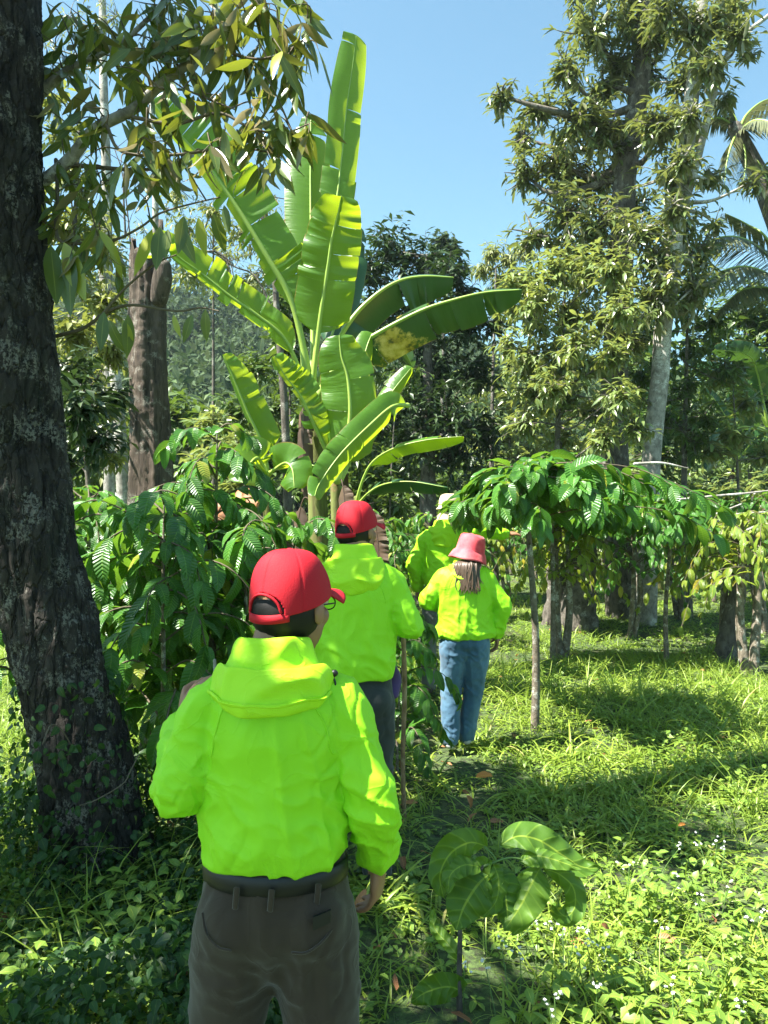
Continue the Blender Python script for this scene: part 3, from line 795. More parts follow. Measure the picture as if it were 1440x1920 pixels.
def banana_plant(label, base, top, r0, lst, group='banana plants'):
    th = Thing('banana_plant', label, 'banana plant', base, group)
    b, c = A(base, float), A(top, float)
    th.part('stem', tube([b-A([0,0,.05]), b*.6+c*.4+A([.02, 0, 0]), c], [r0*1.2, r0, r0*.55], 16, 6), M['pseudostem'])
    for k, kw in enumerate(lst):
        kw = dict(kw); mat = kw.pop('mat', 'banana'); pts = kw.pop('pts'); dd = kw.pop('d')
        dd = np.linspace(dd[0], dd[1], len(pts)); path = [P(x, y, q) for (x, y), q in zip(pts, dd)]
        g, q = banana_leaf_geo(path, seed=k*7+int(abs(base[0])*100)+3, **kw)
        lo = th.part('leaf', g, M[mat])
        th.part('midrib', q, M['petiole'], parent=lo)
    for k in range(3):      # withered leaves hanging down the stem
        a = 2.1*k+base[0]*3; o = A([math.cos(a), math.sin(a)*.6-.3, 0]); hh = (c[2]-b[2])*(.92-.16*k); p0 = A([b[0]*.1+c[0]*.9, b[1]*.1+c[1]*.9, b[2]+hh])
        L_ = min(.9, hh*.6)
        g, q = banana_leaf_geo([p0, p0+o*.16+A([0,0,.06]), p0+o*.26-A([0,0,L_*.35]), p0+o*.24-A([0,0,L_])], .20, 50, -40, t0=.2, tears=12, seed=k+50, wtip=.3)
        lo = th.part('dead_leaf', g, M['withered']); th.part('midrib', q, M['withered'], parent=lo)
    return th

D0 = 7.6
banana_plant('tallest banana plant with leaves reaching up against the sky', P(600,1296,D0)*A([1,1,0]), P(588,715,D0), .11, [
  dict(pts=[(588,735),(592,640),(602,540),(612,450),(630,380),(640,300),(650,200),(660,130),(668,66)], d=(D0,D0+.3), width=.37, aL=12, aR=-25, t0=.48, tears=4, wtip=.75),
  dict(pts=[(584,740),(590,690),(600,600),(612,520),(622,450),(634,400),(640,368)], d=(D0,D0-.5), width=.58, aL=-5, aR=8, t0=.32, tears=5, wtip=.5),
  dict(pts=[(582,735),(586,640),(584,540),(583,440),(582,330),(583,215)], d=(D0,D0+.7), width=.56, aL=15, aR=12, t0=.33, tears=2, wtip=.35),
  dict(pts=[(578,735),(568,650),(545,560),(500,480),(445,390),(390,310),(330,245),(285,190)], d=(D0,D0-.4), width=.76, aL=4, aR=62, t0=.27, tears=13, wtip=.5),
  dict(pts=[(575,745),(560,690),(530,632),(480,590),(430,555),(380,515),(345,490),(312,466),(296,480)], d=(D0,D0-.9), width=.50, aL=65, aR=-62, t0=.22, tears=13, wtip=.6, droopy=-.2),
  dict(pts=[(592,740),(615,680),(650,612),(690,565),(740,530),(790,518),(850,520)], d=(D0,D0+.1), width=.66, aL=5, aR=80, t0=.30, tears=4, wtip=.4, mat='banana_old'),
  dict(pts=[(596,745),(630,690),(670,650),(720,618),(790,582),(850,562),(910,548),(978,543)], d=(D0-.1,D0-.5), width=.64, aL=5, aR=84, t0=.22, tears=6, wtip=.3, mat='banana_patch'),
  dict(pts=[(588,740),(600,690),(625,620),(648,540),(662,470),(668,420)], d=(D0,D0+1.2), width=.42, aL=20, aR=40, t0=.3, tears=4, mat='banana_old'),
  dict(pts=[(600,740),(650,700),(710,655),(750,650),(775,690)], d=(D0,D0+.9), width=.36, aL=60, aR=30, t0=.25, tears=6, mat='banana_old'),
])
D1 = 7.0
banana_plant('shorter banana plant with broad glowing leaf just in front of the tallest one', P(640,1322,D1)*A([1,1,0]), P(628,880,D1), .08, [
  dict(pts=[(632,900),(645,850),(656,780),(652,710),(640,668),(636,628)], d=(D1-.1,D1-.15), width=.52, aL=6, aR=4, t0=.12, tears=2, wtip=.42),
  dict(pts=[(638,900),(665,830),(680,760),(676,700),(688,650),(698,624)], d=(D1,D1+.35), width=.33, aL=50, aR=0, t0=.12, tears=1, wtip=.6),
  dict(pts=[(625,900),(612,850),(590,800),(565,745),(535,705),(514,668)], d=(D1,D1-.35), width=.40, aL=15, aR=72, t0=.12, tears=11, wtip=.4),
  dict(pts=[(640,900),(670,840),(700,790),(735,735),(772,688)], d=(D1,D1+.3), width=.26, aL=30, aR=25, t0=.15, tears=2, wtip=.5, mat='banana'),
  dict(pts=[(648,915),(690,860),(735,800),(765,760),(735,762),(690,800),(640,850),(600,905),(590,930)][3:], d=(D1-.3,D1-1.0), width=.27, aL=-10, aR=25, t0=.02, tears=6, wtip=.35),
])
D2 = 6.9
banana_plant('small low banana sucker with arching leaf to the right of the broad glowing leaf', P(672,1325,D2)*A([1,1,0]), P(668,935,D2), .05, [
  dict(pts=[(668,945),(680,900),(700,865),(740,840),(800,825),(868,818)], d=(D2,D2-.5), width=.27, aL=25, aR=75, t0=.3, tears=5, wtip=.4, mat='banana'),
  dict(pts=[(670,948),(690,925),(720,908),(770,903),(838,914)], d=(D2,D2-.6), width=.24, aL=30, aR=75, t0=.2, tears=4, wtip=.5, mat='banana_old'),
  dict(pts=[(662,945),(640,915),(610,880),(560,870),(520,875)], d=(D2,D2+.4), width=.3, aL=60, aR=30, t0=.25, tears=4, mat='banana_old'),
])
banana_plant('banana plant rising behind the coffee bushes left of the tall bananas', P(505,1350,6.5)*A([1,1,0]), P(500,880,6.5), .06, [
  dict(pts=[(502,890),(490,830),(465,775),(440,715),(418,665)], d=(6.5,6.3), width=.36, aL=10, aR=72, t0=.18, tears=4, wtip=.35),
  dict(pts=[(502,890),(500,868),(480,862),(545,868),(555,905)][0:1]+[(515,880),(535,868),(548,880),(552,915)], d=(6.4,6.1), width=.34, aL=30, aR=5, t0=.2, tears=3),
  dict(pts=[(500,890),(485,860),(470,868),(455,905)], d=(6.4,6.0), width=.36, aL=10, aR=20, t0=.2, tears=3),
])
# banana plants at the right edge
for (bx, d, l, lab) in ((1450, 16, [[(1440,800),(1400,740),(1350,700),(1300,690)],[(1440,800),(1420,700),(1400,665),(1340,655)],[(1445,810),(1400,790),(1380,760),(1384,725)],[(1440,810),(1390,800),(1350,830),(1325,880)]], 'banana plant with pale arching leaves at the right edge of the picture'),
                        (1385, 20, [[(1385,860),(1370,800),(1340,750),(1320,730)],[(1385,860),(1395,790),(1400,740),(1420,700)],[(1385,860),(1420,820),(1440,820)],[(1385,860),(1350,830),(1320,850)]], 'smaller banana plant further back near the right edge'),
                        (1235, 19, [[(1225,860),(1228,760),(1225,660),(1220,600)],[(1225,860),(1250,800),(1262,760)],[(1225,860),(1210,800),(1195,770)]], 'banana plant half hidden behind the pale trunked tree')):
    banana_plant(lab, P(bx, 980+CH*FPX/d, d)*A([1,1,0]), P(bx, l[0][0][1], d), .1,
        [dict(pts=q, d=(d, d-.4-.5*i), width=.50, aL=40-i*30, aR=15+i*12, t0=.2, tears=8, mat='banana_old') for i, q in enumerate(l)])

# dead curled banana leaf
g, q = banana_leaf_geo([P(x, y, 6.2) for x, y in [(398,975),(420,945),(445,938),(478,930),(490,925)]], .28, -30, 50, t0=.02, tears=14, seed=5)
th = Thing('dead_banana_leaf', 'curled brown dead banana leaf hanging among the coffee bushes', 'dead leaf', P(420,980,6.2))
th.part('blade', g, M['brown_leaf']); th.part('midrib', q, M['brown_leaf'])
# ------------------------------------------------------------------ coffee plants
def coffee_proto(label, H, R, z0, nb, leafL, stem_r=.018, mat='coffee', seed=0, stems=1, per=8, bark='bark_coffee', lean=0.0, bias=0., messy=.18, droop=.55):
    r = np.random.default_rng(seed)
    th = Thing('coffee_tree', label, 'coffee tree', (0,0,0), 'coffee trees')
    st = Geo(); br = Geo(); lf = Geo()
    for s in range(stems):
        off = A([r.normal(0, .10), r.normal(0, .10), 0]) if stems > 1 else A([0,0,0.])
        top = A([lean+r.normal(0, .05)*H, r.normal(0, .04)*H, H])+off
        C = catmull([off*.3, off*.6+top*.35+A([r.normal(0,.02), r.normal(0,.02), 0]), off*.2+top*.75, top], 8)
        st.add(*tube(C[::4], np.interp(np.linspace(0,1,len(C[::4])), [0,.7,1], [stem_r*1.35, stem_r*.8, stem_r*.3]), 9, 4))
        m = nb//stems
        for i in range(m):
            f = i/max(1, m-1); z = z0+(H-z0)*f+r.normal(0, .07)*(messy > .3)
            k = np.argmin(np.abs(C[:, 2]-z)); a = C[k]
            az = i*2.4+r.normal(0, .3); Rr = R*(1-.55*f**2)*(.65+.5*r.random())*(1+bias*math.cos(az))
            o = A([math.cos(az), math.sin(az), 0])
            rise = .22-.14*(droop < .4)
            o2 = A([-o[1], o[0], 0])*r.normal(0, messy*.5)*Rr
            pts = [a, a+o*Rr*.4+A([0,0,rise*Rr])+o2, a+o*Rr*.8+A([0,0,rise*Rr*.7-.05*droop]), a+o*Rr*1.05+A([0,0,-droop*Rr*.35])]
            Cb = catmull(pts, 8)
            br.add(*tube(Cb[::4], np.linspace(.007, .003, len(Cb[::4])), 5, 2, cap=False))
            Tn = nrm(np.gradient(Cb, axis=0))
            for j in range(per):
                ff = .14+.86*(j/(per-1)); q = min(len(Cb)-1, int(ff*(len(Cb)-1))); p = Cb[q]; T = Tn[q]; S = nrm(np.cross(T, A([0,0,1.])))
                for sd in (-1, 1):
                    if r.random() < .1: continue
                    d = nrm(S*sd*(.9-.3*ff)+T*(.55+.4*ff)+A([0,0,.05-.6*r.random()])+r.normal(0, messy, 3))
                    Lf = leafL*(.65+.5*r.random())*(1-.2*(ff > .95))
                    lf.add(*leaves([p], [d], [A([0,0,1.])+r.normal(0, .25, 3)], [Lf], [Lf*.40], [.7+.9*r.random()], 'oval', 6, .22, .10, rnd=A([r.random()])))
            # tip pair
            for sd in (-1, 1):
                d = nrm(Tn[-1]+A([0,0,.2])+r.normal(0, .3, 3)); Lf = leafL*.55
                lf.add(*leaves([Cb[-1]], [d], [A([0,0,1.])], [Lf], [Lf*.36], [.8], 'oval', 5, .25, .08, rnd=A([.9])))
    th.part('trunk', st, M[bark]); th.part('branches', br, M['twig']); th.part('crown', lf, M[mat])
    return th.o
def put(o, x, y, rz=0, sc=1.0, label=None, first=[set()]):
    if o.name not in first[0]:
        first[0].add(o.name); o.location = (x, y, float(ground_z(x, y))-.02); o.rotation_euler = (0, 0, rz); o.scale = (sc,)*3
        if label: o['label'] = label
        return o
    return copy_tree(o, (x, y, float(ground_z(x, y))-.02), rz, sc, label)

def gx(px, d): return (px-720)*d/FPX
cA = coffee_proto('young dark leaved coffee tree with thin straight stem beside the big trunk', 1.72, .62, .50, 21, .235, .013, seed=1, per=7)
cB = coffee_proto('x', 2.25, .60, 1.5, 14, .19, .014, seed=2, per=7)
cC = coffee_proto('x', 1.75, .85, .7, 22, .23, .018, seed=3, per=9, stems=2)
cD = coffee_proto('x', 2.10, .92, 1.76, 46, .25, .026, seed=4, per=11, messy=.42, droop=.22, bias=.42)
cE = coffee_proto('x', 1.75, 1.0, 1.0, 24, .17, .045, seed=5, per=9, mat='coffee_y', droop=.9, stems=2)
cF = coffee_proto('x', 1.8, 1.0, .8, 30, .18, .03, seed=6, per=8, stems=2)
put(cA, gx(262,3.9), 4.25, .4, 1.0)
put(cC, gx(215,5.0), 5.0, 1.0, 1.0, 'leafy coffee tree directly behind the young dark one, left of the broken stump')
put(cB, gx(400,5.3), 5.3, 0.3, 1.0, 'tall slender coffee tree with umbrella top in front of the broken stump')
put(cC, gx(350,4.9), 4.9, 2.2, .88, 'coffee tree to the left of the nearest red cap')
put(cC, gx(140,4.6), 4.7, 4.2, .95, 'coffee tree pressed against the right side of the big dark trunk')
put(cA, gx(470,4.9), 4.9, 3.0, .92, 'young coffee tree just behind the nearest red cap')
put(cC, gx(560,5.6), 5.6, 3.3, .95, 'coffee tree below the bananas, left of the second red cap')
put(cF, gx(690,6.9), 6.5, .8, .68, 'low coffee tree behind the second red cap')
put(cA, gx(745,5.0), 4.9, 5.0, .60, 'knee high coffee seedling between the second man and the woman')
put(cF, gx(480,7.2), 7.2, 1.8, .95, 'coffee tree at the foot of the left hand banana plant')
put(cF, gx(300,7.4), 7.3, 2.8, 1.0, 'coffee tree at the foot of the broken stump')
put(cF, gx(170,6.6), 6.6, .1, 1.05, 'coffee tree behind the leafy group beside the big dark trunk')
put(cD, gx(1003,6.0), 6.0, 0, 1.0, 'coffee tree with thin whitish trunk and wide dark crown right of the pointing man')
put(cF, gx(740,9.0), 9.0, 1.2, .92, 'coffee tree in the sunny row behind the pointing man')
put(cF, gx(660,9.4), 9.4, 2.6, .95, 'coffee tree in the sunny row behind the banana plants')
put(cF, gx(800,10.5), 10.5, 3.6, .95, 'coffee tree further back, seen above the gap between second man and pointing man')
put(cD, gx(1045,11.5), 11.5, -.3, 1.04, 'coffee tree with big glossy dark leaves in the middle of the right hand row')
put(cD, gx(1036,9.2), 9.2, 4.4, 1.02, 'coffee tree with crooked dark trunk behind the whitish thin one')
put(cE, gx(1100,8.4), 9.6, 1.2, .92, 'yellowing coffee tree with low drooping leaves over the thick dark stump')
put(cD, gx(1250,9.3), 9.3, 2.2, .95, 'coffee tree with bright leaves just left of the crooked pruned trunk')
put(cE, gx(1405,8.4), 8.4, 4.0, 1.0, 'coffee tree with bright leaves right of the crooked pruned trunk')
put(cE, gx(1278,13.0), 13.0, .2, 1.1, 'yellowing coffee tree on a straight grey trunk at the middle right')
put(cE, gx(1190,16.0), 16.0, 2.2, 1.1, 'far coffee tree with pale conical trunk foot')
put(cE, gx(1370,9.4), 9.6, 3.2, .98, 'coffee tree over the crooked pruned trunk at the right edge')
put(cF, gx(1290,9.0), 11.2, 5.2, 1.08, 'bushy coffee tree between the two right hand trunks')
put(cF, gx(1440,11.5), 11.5, .9, 1.15, 'coffee tree cut by the right edge of the picture')
k = 0
for (px, d, s) in [(900,13,1.0),(960,15,1.05),(1060,14,1.0),(1150,18,1.1),(1230,19,1.1),(1340,16,1.15),(1420,18,1.2),(870,19,1.1),(1000,21,1.2),(1090,23,1.2),(1300,22,1.2),(1190,25,1.3),(740,14,1.0),(640,13,1.0),(560,11,1.0),(1400,25,1.3)]:
    labs = ['behind the woman and the pointing man','right of the pointing hand','above the thick stump','left of the grey trunk','right behind the pale trunk foot','between grey trunk and right edge trunk','far right behind the pruned trunk','deep behind the pointing man','deep behind the whitish trunk','deep behind the thick stump','deep behind the grey trunk','deepest, below the pale trunked tree','deep between second red cap and beige hat','deep behind the low banana sucker','deep behind the leafy left coffee group','deepest near the right edge']
    put(cF if k % 2 else cE, gx(px, d), d, k*1.3, s, 'distant coffee tree '+labs[k]); k += 1

# thick stumps and trunks seen under the coffee crowns
def stump(label, pts, rad, mat='bark_grey', cat='tree trunk', rough=.025, name='tree_trunk', group='trunks under the coffee crowns'):
    V, F, U = tube(pts, rad, 26, 12)
    ctr = A(pts[0], float)
    for i, v in enumerate(V):
        V[i] += rough*A(noise.noise_vector(Vector(v*9)))+rough*.5*A(noise.noise_vector(Vector(v*24)))
    return single(name, (V, F, U), M[mat], label, cat, group, loc=(ctr[0], ctr[1], 0))
stump('thick short dark stump flaring at its foot under the yellowing coffee leaves', [P(1082,1172,12)*A([1,1,0])-A([0,0,.1]), P(1084,1140,12), P(1090,1090,12), P(1096,1040,12), P(1100,985,12)], [.36,.28,.22,.19,.14], rough=.035)
stump('crooked brown trunk with pruned knobby head near the right edge', [P(1362,1232,9.6)*A([1,1,0])-A([0,0,.08]), P(1366,1200,9.6), P(1378,1130,9.6), P(1388,1070,9.6), P(1386,1030,9.6), P(1394,1000,9.6)], [.19,.13,.10,.10,.12,.14])
stump('straight grey trunk at the middle right', [P(1280,1112,17)*A([1,1,0])-A([0,0,.1]), P(1278,1060,17), P(1272,1000,17)], [.22,.17,.15])
stump('pale conical trunk foot in the distance', [P(1185,1085,22)*A([1,1,0])-A([0,0,.1]), P(1188,1050,22), P(1192,1010,22)], [.36,.22,.14])
stump('crooked slender dark trunk left of the thick stump', [P(1030,1172,12.4)*A([1,1,0])-A([0,0,.1]), P(1030,1150,12.4), P(1038,1100,12.4), P(1034,1060,12.4), P(1042,1010,12.4)], [.15,.10,.09,.09,.08])
# bare dead branches right
g = Geo()
for pts in ([(1230,940),(1290,935),(1340,930),(1400,925),(1440,920)], [(1310,1000),(1330,985),(1380,965),(1440,960)], [(1290,985),(1340,965),(1390,945)], [(1190,870),(1240,868),(1290,878)], [(1380,1005),(1420,985),(1445,975)]):
    g.add(*tube([P(a, b, 9.2) for a, b in pts], [.02]+[.014]*(len(pts)-2)+[.008], 7, 5))
single('dead_branches', g, M['bark_pale'], 'bare greyish dead branches lying through the right hand coffee crowns', 'dead branch')

# ------------------------------------------------------------------ broken trunk
def broken():
    d = 9.0; b = P(285, 1200, d); b[2] = 0
    V, F, U = tube([b-A([0,0,.1]), P(284,1100,d), P(282,870,d), P(280,700,d), P(277,560,d), P(276,500,d)], [.30,.27,.235,.22,.205,.20], 56, 40, cap=False)
    n = len(V)//56; V = V.reshape(n, 56, 3)
    C = V.mean(1)
    for j in range(56):
        a = j/56*6.283
        cut = C[-1][2]+.25+.55*noise.noise(Vector((math.cos(a)*1.3, math.sin(a)*1.3, 3.1)))+.20*noise.noise(Vector((math.cos(a)*5, math.sin(a)*5, 1.1)))
        for i in range(n):
            v = V[i, j]; dn = nrm(v-C[i])
            q = Vector((math.cos(a)*3.0, math.sin(a)*3.0, v[2]*.7)); fis = abs(noise.noise(q*1.6))
            V[i, j] = v+dn*(.05*noise.noise(q)-.09*max(0, .2-fis)+.015*noise.noise(Vector(v*14)))
            V[i, j, 2] = V[i, j, 2]+(cut-C[-1][2])*max(0, (i-n*.86)/(n*.14))
    V = V.reshape(-1, 3)
    th = Thing('broken_trunk', 'broken bare tree trunk with jagged top and stripped reddish bark', 'dead tree', b)
    # inner wall, so that the top reads as hollow splintered wood
    Vi = V.reshape(n, 56, 3).copy(); Vi = C[:, None]+(Vi-C[:, None])*A([.72,.72,1.0])
    Vi = Vi[int(n*.7):]; m = len(Vi); top_o = V.reshape(n, 56, 3)[-1]
    i = np.arange(m-1)[:, None]; j = np.arange(56)[None]; j2 = (j+1) % 56
    Fi = np.stack([i*56+j, (i+1)*56+j, (i+1)*56+j2, i*56+j2], -1).reshape(-1, 4)
    off = len(V); lastI = off+(m-1)*56; lastO = (n-1)*56
    jj = np.arange(56); jn = (jj+1) % 56
    Fr = np.stack([lastO+jj, lastO+jn, lastI+jn, lastI+jj], -1)
    th.part('trunk', (np.concatenate([V, Vi.reshape(-1, 3)]), np.concatenate([F, Fi+off, Fr]), np.concatenate([U, np.zeros((m*56, 2))])), M['bark_dead'])
    th.part('broken_limb', tube([P(298,560,d-.15), P(304,525,d-.2), P(306,500,d-.22)], [.10,.11,.09], 14, 6), M['bark_dead'])
broken()

# ------------------------------------------------------------------ right hand tall trees
def PC(px, py, d, rp, n, ry=None, rd=None):
    r = rp*d/FPX
    return (P(px, py, d), (r, rd or r, (ry or rp)*d/FPX), n)
d = 13.0
t1 = [P(1165,1150,d)*A([1,1,0]), P(1160,980,d), P(1150,800,d), P(1158,600,d), P(1168,430,d), P(1172,330,d), P(1195,200,d), P(1206,80,d), P(1212,-60,d), P(1215,-250,d)]
lf = dict(mat='durian_far', per=9, L=.19, W=.25, spread=.16, ns=3, k0=.2, k1=1.0, downz=-.35)
cl = []
for (x, y, r, n) in [(1060,130,45,22),(1110,60,60,42),(1010,200,45,24),(980,260,40,14),(940,180,32,14),(1090,220,60,46),(1040,300,60,40),(985,330,45,22),(1120,330,60,42),(1180,260,50,36),
                     (1060,400,65,46),(1000,440,45,18),(1120,420,60,40),(1180,40,60,44),(1210,140,50,36),(1080,470,60,30),(1180,380,45,30),(1130,160,50,34),(1160,120,40,20),(1230,60,45,28),(1190,-60,80,40),(1100,-30,60,30),
                     (1140,250,55,34),(1060,345,45,26),(1230,230,40,22)]:
    cl.append(PC(x, y, d+rng.normal(0, .5), r*1.08, int(n*1.7)))
make_tree('tall_tree', 'tall leafy tree with dark grey trunk and pale shimmering leaves, left of the pale trunk', 'tree', [(t1, [.26,.21,.17,.10])], cl, lf, 'bark_grey', 'tall trees on the right', .05)
d = 12.2
t2 = [P(1212,1170,d)*A([1,1,0]), P(1216,1000,d), P(1222,850,d), P(1238,700,d), P(1243,620,d), P(1262,500,d), P(1266,430,d), P(1285,300,d), P(1296,190,d), P(1310,80,d), P(1318,-40,d), P(1325,-250,d)]
t2b = [P(1268,420,d), P(1300,330,d), P(1345,150,d-.2), P(1380,80,d-.3), P(1440,30,d-.4)]
cl = []
for (x, y, r, n) in [(1260,330,60,34),(1250,230,50,30),(1300,60,60,34),(1340,30,60,26),(1280,150,50,28),(1330,120,50,24),(1270,420,60,34),(1230,480,55,36),(1310,470,45,24),(1330,330,35,10),
                     (1250,10,50,28),(1380,60,40,12),(1370,10,50,20),(1280,-60,70,30),(1360,180,30,8),(1200,430,45,22),(1300,540,60,28),(1230,560,55,32),(1340,420,30,8),(1410,340,30,6),(1400,100,30,6),(1278,300,34,13),(1262,385,36,13),(1294,215,34,12),(1240,520,36,14)]:
    cl.append(PC(x, y, d+(-.8 if n in (12,13,14) else rng.normal(0, .5)), r*1.08, int(n*1.7)))
make_tree('tall_tree', 'tall tree with pale lichen spotted trunk leaning right, behind the coffee row', 'tree', [(t2, [.16,.135,.12,.08]), (t2b, [.07,.05,.03])], cl, lf, 'bark_pale', 'tall trees on the right', .05)
# lower leafy masses under the tall trees
d = 11.5
lf2 = dict(mat='olive_leaf', per=9, L=.17, W=.28, spread=.14, ns=3, k0=.2, k1=1.0, downz=-.35)
def bush(name, label, cat, d, base, cls, leaf, bark='bark_grey', group=None, trunk_r=.09, top=None):
    b = P(base, 980, d)*A([1,1,0]); b[2] = ground_z(b[0], b[1])
    tp = P(top[0], top[1], d) if top else P(base, min(c[1] for c in cls)+30, d)
    m1 = b*.6+tp*.4+A([rng.normal(0, .1), 0, 0])
    return make_tree(name, label, cat, [([b, m1, tp], [trunk_r, trunk_r*.6, trunk_r*.2])],
        [PC(c[0], c[1], d+rng.normal(0, .35)+(c[4] if len(c) > 4 else 0), c[2], c[3]) for c in cls], leaf, bark, group, .03)
bush('leafy_tree', 'broad young tree with dense olive leaves, below the left side of the tall trees', 'tree', 12.2, 1060,
     [(990,520,45,34),(960,570,45,30),(1040,500,55,50),(1100,510,60,60),(1000,590,60,56),(1070,580,60,60),(1130,590,55,50),(990,660,60,50),(1050,660,60,60),(1120,680,60,56),(1000,730,55,44),(1060,750,60,48),(1120,770,55,40),(980,790,45,26),(1050,820,50,30),(950,640,30,14),(960,530,30,12),(1170,540,45,40),(1180,640,45,36),(1170,740,45,30),(1150,500,45,36,-1.3),(1165,580,45,36,-1.3),(1150,660,45,36,-1.3),(1160,740,45,36,-1.3),(1130,820,45,30,-1.3),(1190,800,40,26,-1),(1010,560,50,36,-1),(1080,640,50,40,-1),(1040,720,50,36,-1)], lf2, group='leafy trees on the right')
bush('leafy_tree', 'dense olive leaved tree around the pale trunk, at the right', 'tree', 13.6, 1290,
     [(1280,560,55,40),(1320,530,40,22),(1290,640,60,44),(1340,600,40,24),(1200,700,50,34),(1290,720,60,44),(1250,780,55,36),(1320,780,50,30),(1360,690,45,26),(1300,830,50,26),(1200,620,45,28),(1200,800,50,28)], dict(lf2, mat='mid_leaf'), group='leafy trees on the right')

# dark mango behind the bananas
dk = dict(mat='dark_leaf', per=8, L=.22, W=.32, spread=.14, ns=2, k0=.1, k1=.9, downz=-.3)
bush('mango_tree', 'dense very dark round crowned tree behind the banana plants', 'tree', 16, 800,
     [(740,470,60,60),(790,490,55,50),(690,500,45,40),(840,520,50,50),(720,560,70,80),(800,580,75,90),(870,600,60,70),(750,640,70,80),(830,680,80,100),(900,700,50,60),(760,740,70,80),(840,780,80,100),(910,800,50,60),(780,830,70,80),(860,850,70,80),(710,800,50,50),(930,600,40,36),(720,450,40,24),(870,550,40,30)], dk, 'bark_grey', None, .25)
bush('leafy_tree', 'lighter green sprays in front of the dark mango, right of the tall banana', 'tree', 12.5, 745,
     [(745,660,28,10),(775,690,28,10),(760,720,28,9),(735,700,24,7),(725,750,22,6)], dict(lf2, mat='mid_leaf', L=.14), group=None, trunk_r=.03)
bush('leafy_tree', 'blue green tree on the skyline between the mango and the tall trees', 'tree', 30, 835,
     [(830,450,26,40),(850,470,24,34),(815,480,24,30),(835,500,30,40),(860,500,20,24)], dict(mat='forest', per=8, L=.32, W=.4, spread=.2, ns=2, k0=.1, k1=.6), trunk_r=.15)
bush('leafy_tree', 'pale feathery tree on the skyline left of the tall trees', 'tree', 20, 930,
     [(925,470,30,26),(955,480,30,26),(905,500,30,26),(940,520,40,40),(985,470,30,24)], dict(mat='pale_leaf', per=9, L=.24, W=.22, spread=.2, ns=2, k0=.4, k1=1.2), trunk_r=.1)

# left background trees
lm = dict(mat='mid_leaf', per=8, L=.16, W=.34, spread=.12, ns=2, k0=.2, k1=1.0, downz=-.3)
bush('leafy_tree', 'olive leaved tree left of the broken trunk, just behind the big dark tree', 'tree', 9.5, 150,
     [(130,330,50,34),(120,420,55,40),(190,450,50,36),(130,520,60,44),(200,560,50,36),(140,620,60,44),(210,660,45,30),(130,720,60,40),(200,760,50,30),(140,820,60,36),(110,250,40,16),(205,850,40,20),(100,180,40,10)], dict(lm, mat='pale_leaf'), trunk_r=.08)
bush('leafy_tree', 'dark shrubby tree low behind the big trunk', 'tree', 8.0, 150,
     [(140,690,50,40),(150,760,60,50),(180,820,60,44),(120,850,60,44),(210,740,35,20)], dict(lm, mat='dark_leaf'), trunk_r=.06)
bush('leafy_tree', 'thin leaved grey green tree behind the tall banana, right of the broken trunk', 'tree', 15, 400,
     [(350,420,50,30),(400,390,45,26),(450,430,50,30),(500,450,50,30),(420,480,60,40),(360,500,50,30),(520,420,40,20),(490,390,40,18),(540,500,50,34),(330,360,40,18),(470,520,55,36)], dict(mat='pale_leaf', per=9, L=.17, W=.24, spread=.16, ns=2, k0=.3, k1=1.2), trunk_r=.06)
bush('leafy_tree', 'dark round tree seen low between the banana stems', 'tree', 14, 540,
     [(520,560,45,34),(560,600,40,30),(530,640,45,34),(480,690,45,34),(560,700,45,34),(520,760,55,44),(450,770,50,36),(590,780,45,34),(640,560,40,30),(660,600,45,36),(680,680,45,36)], dict(dk, mat='mid_leaf'), trunk_r=.05)
# slim pale trunks in the left background
for (lab, dd, pts, r, clx) in (
   ('slim grey trunk with sparse feathery top, nearest to the big dark tree', 14, [(205,1150),(205,900),(202,600),(200,350),(194,150),(192,0),(190,-150)], [.11,.085,.05], [(160,60,50,12),(130,30,40,10),(220,30,40,8),(150,120,40,8),(170,-30,60,12),(100,90,30,6)]),
   ('very slim straight trunk right of the feathery topped one', 18, [(290,1100),(291,800),(292,500),(290,300),(285,240),(283,180)], [.09,.07,.035], [(280,250,25,4),(310,390,35,8),(270,430,30,8)]),
   ('leaning whitish trunk low behind the broken trunk', 12, [(240,1150),(225,800),(215,700),(200,560),(188,470),(180,400)], [.10,.08,.06], [(180,400,45,14),(220,470,40,12)])):
    p = [P(a, b, dd) for a, b in pts]; p[0][2] = 0
    make_tree('slim_tree', lab, 'tree', [(p, r)], [PC(a, b, dd, q, n) for a, b, q, n in clx], dict(mat='pale_leaf', per=9, L=.13, W=.2, spread=.14, ns=2, k0=.4, k1=1.2), 'bark_pale', 'slim trees in the left background', .02)
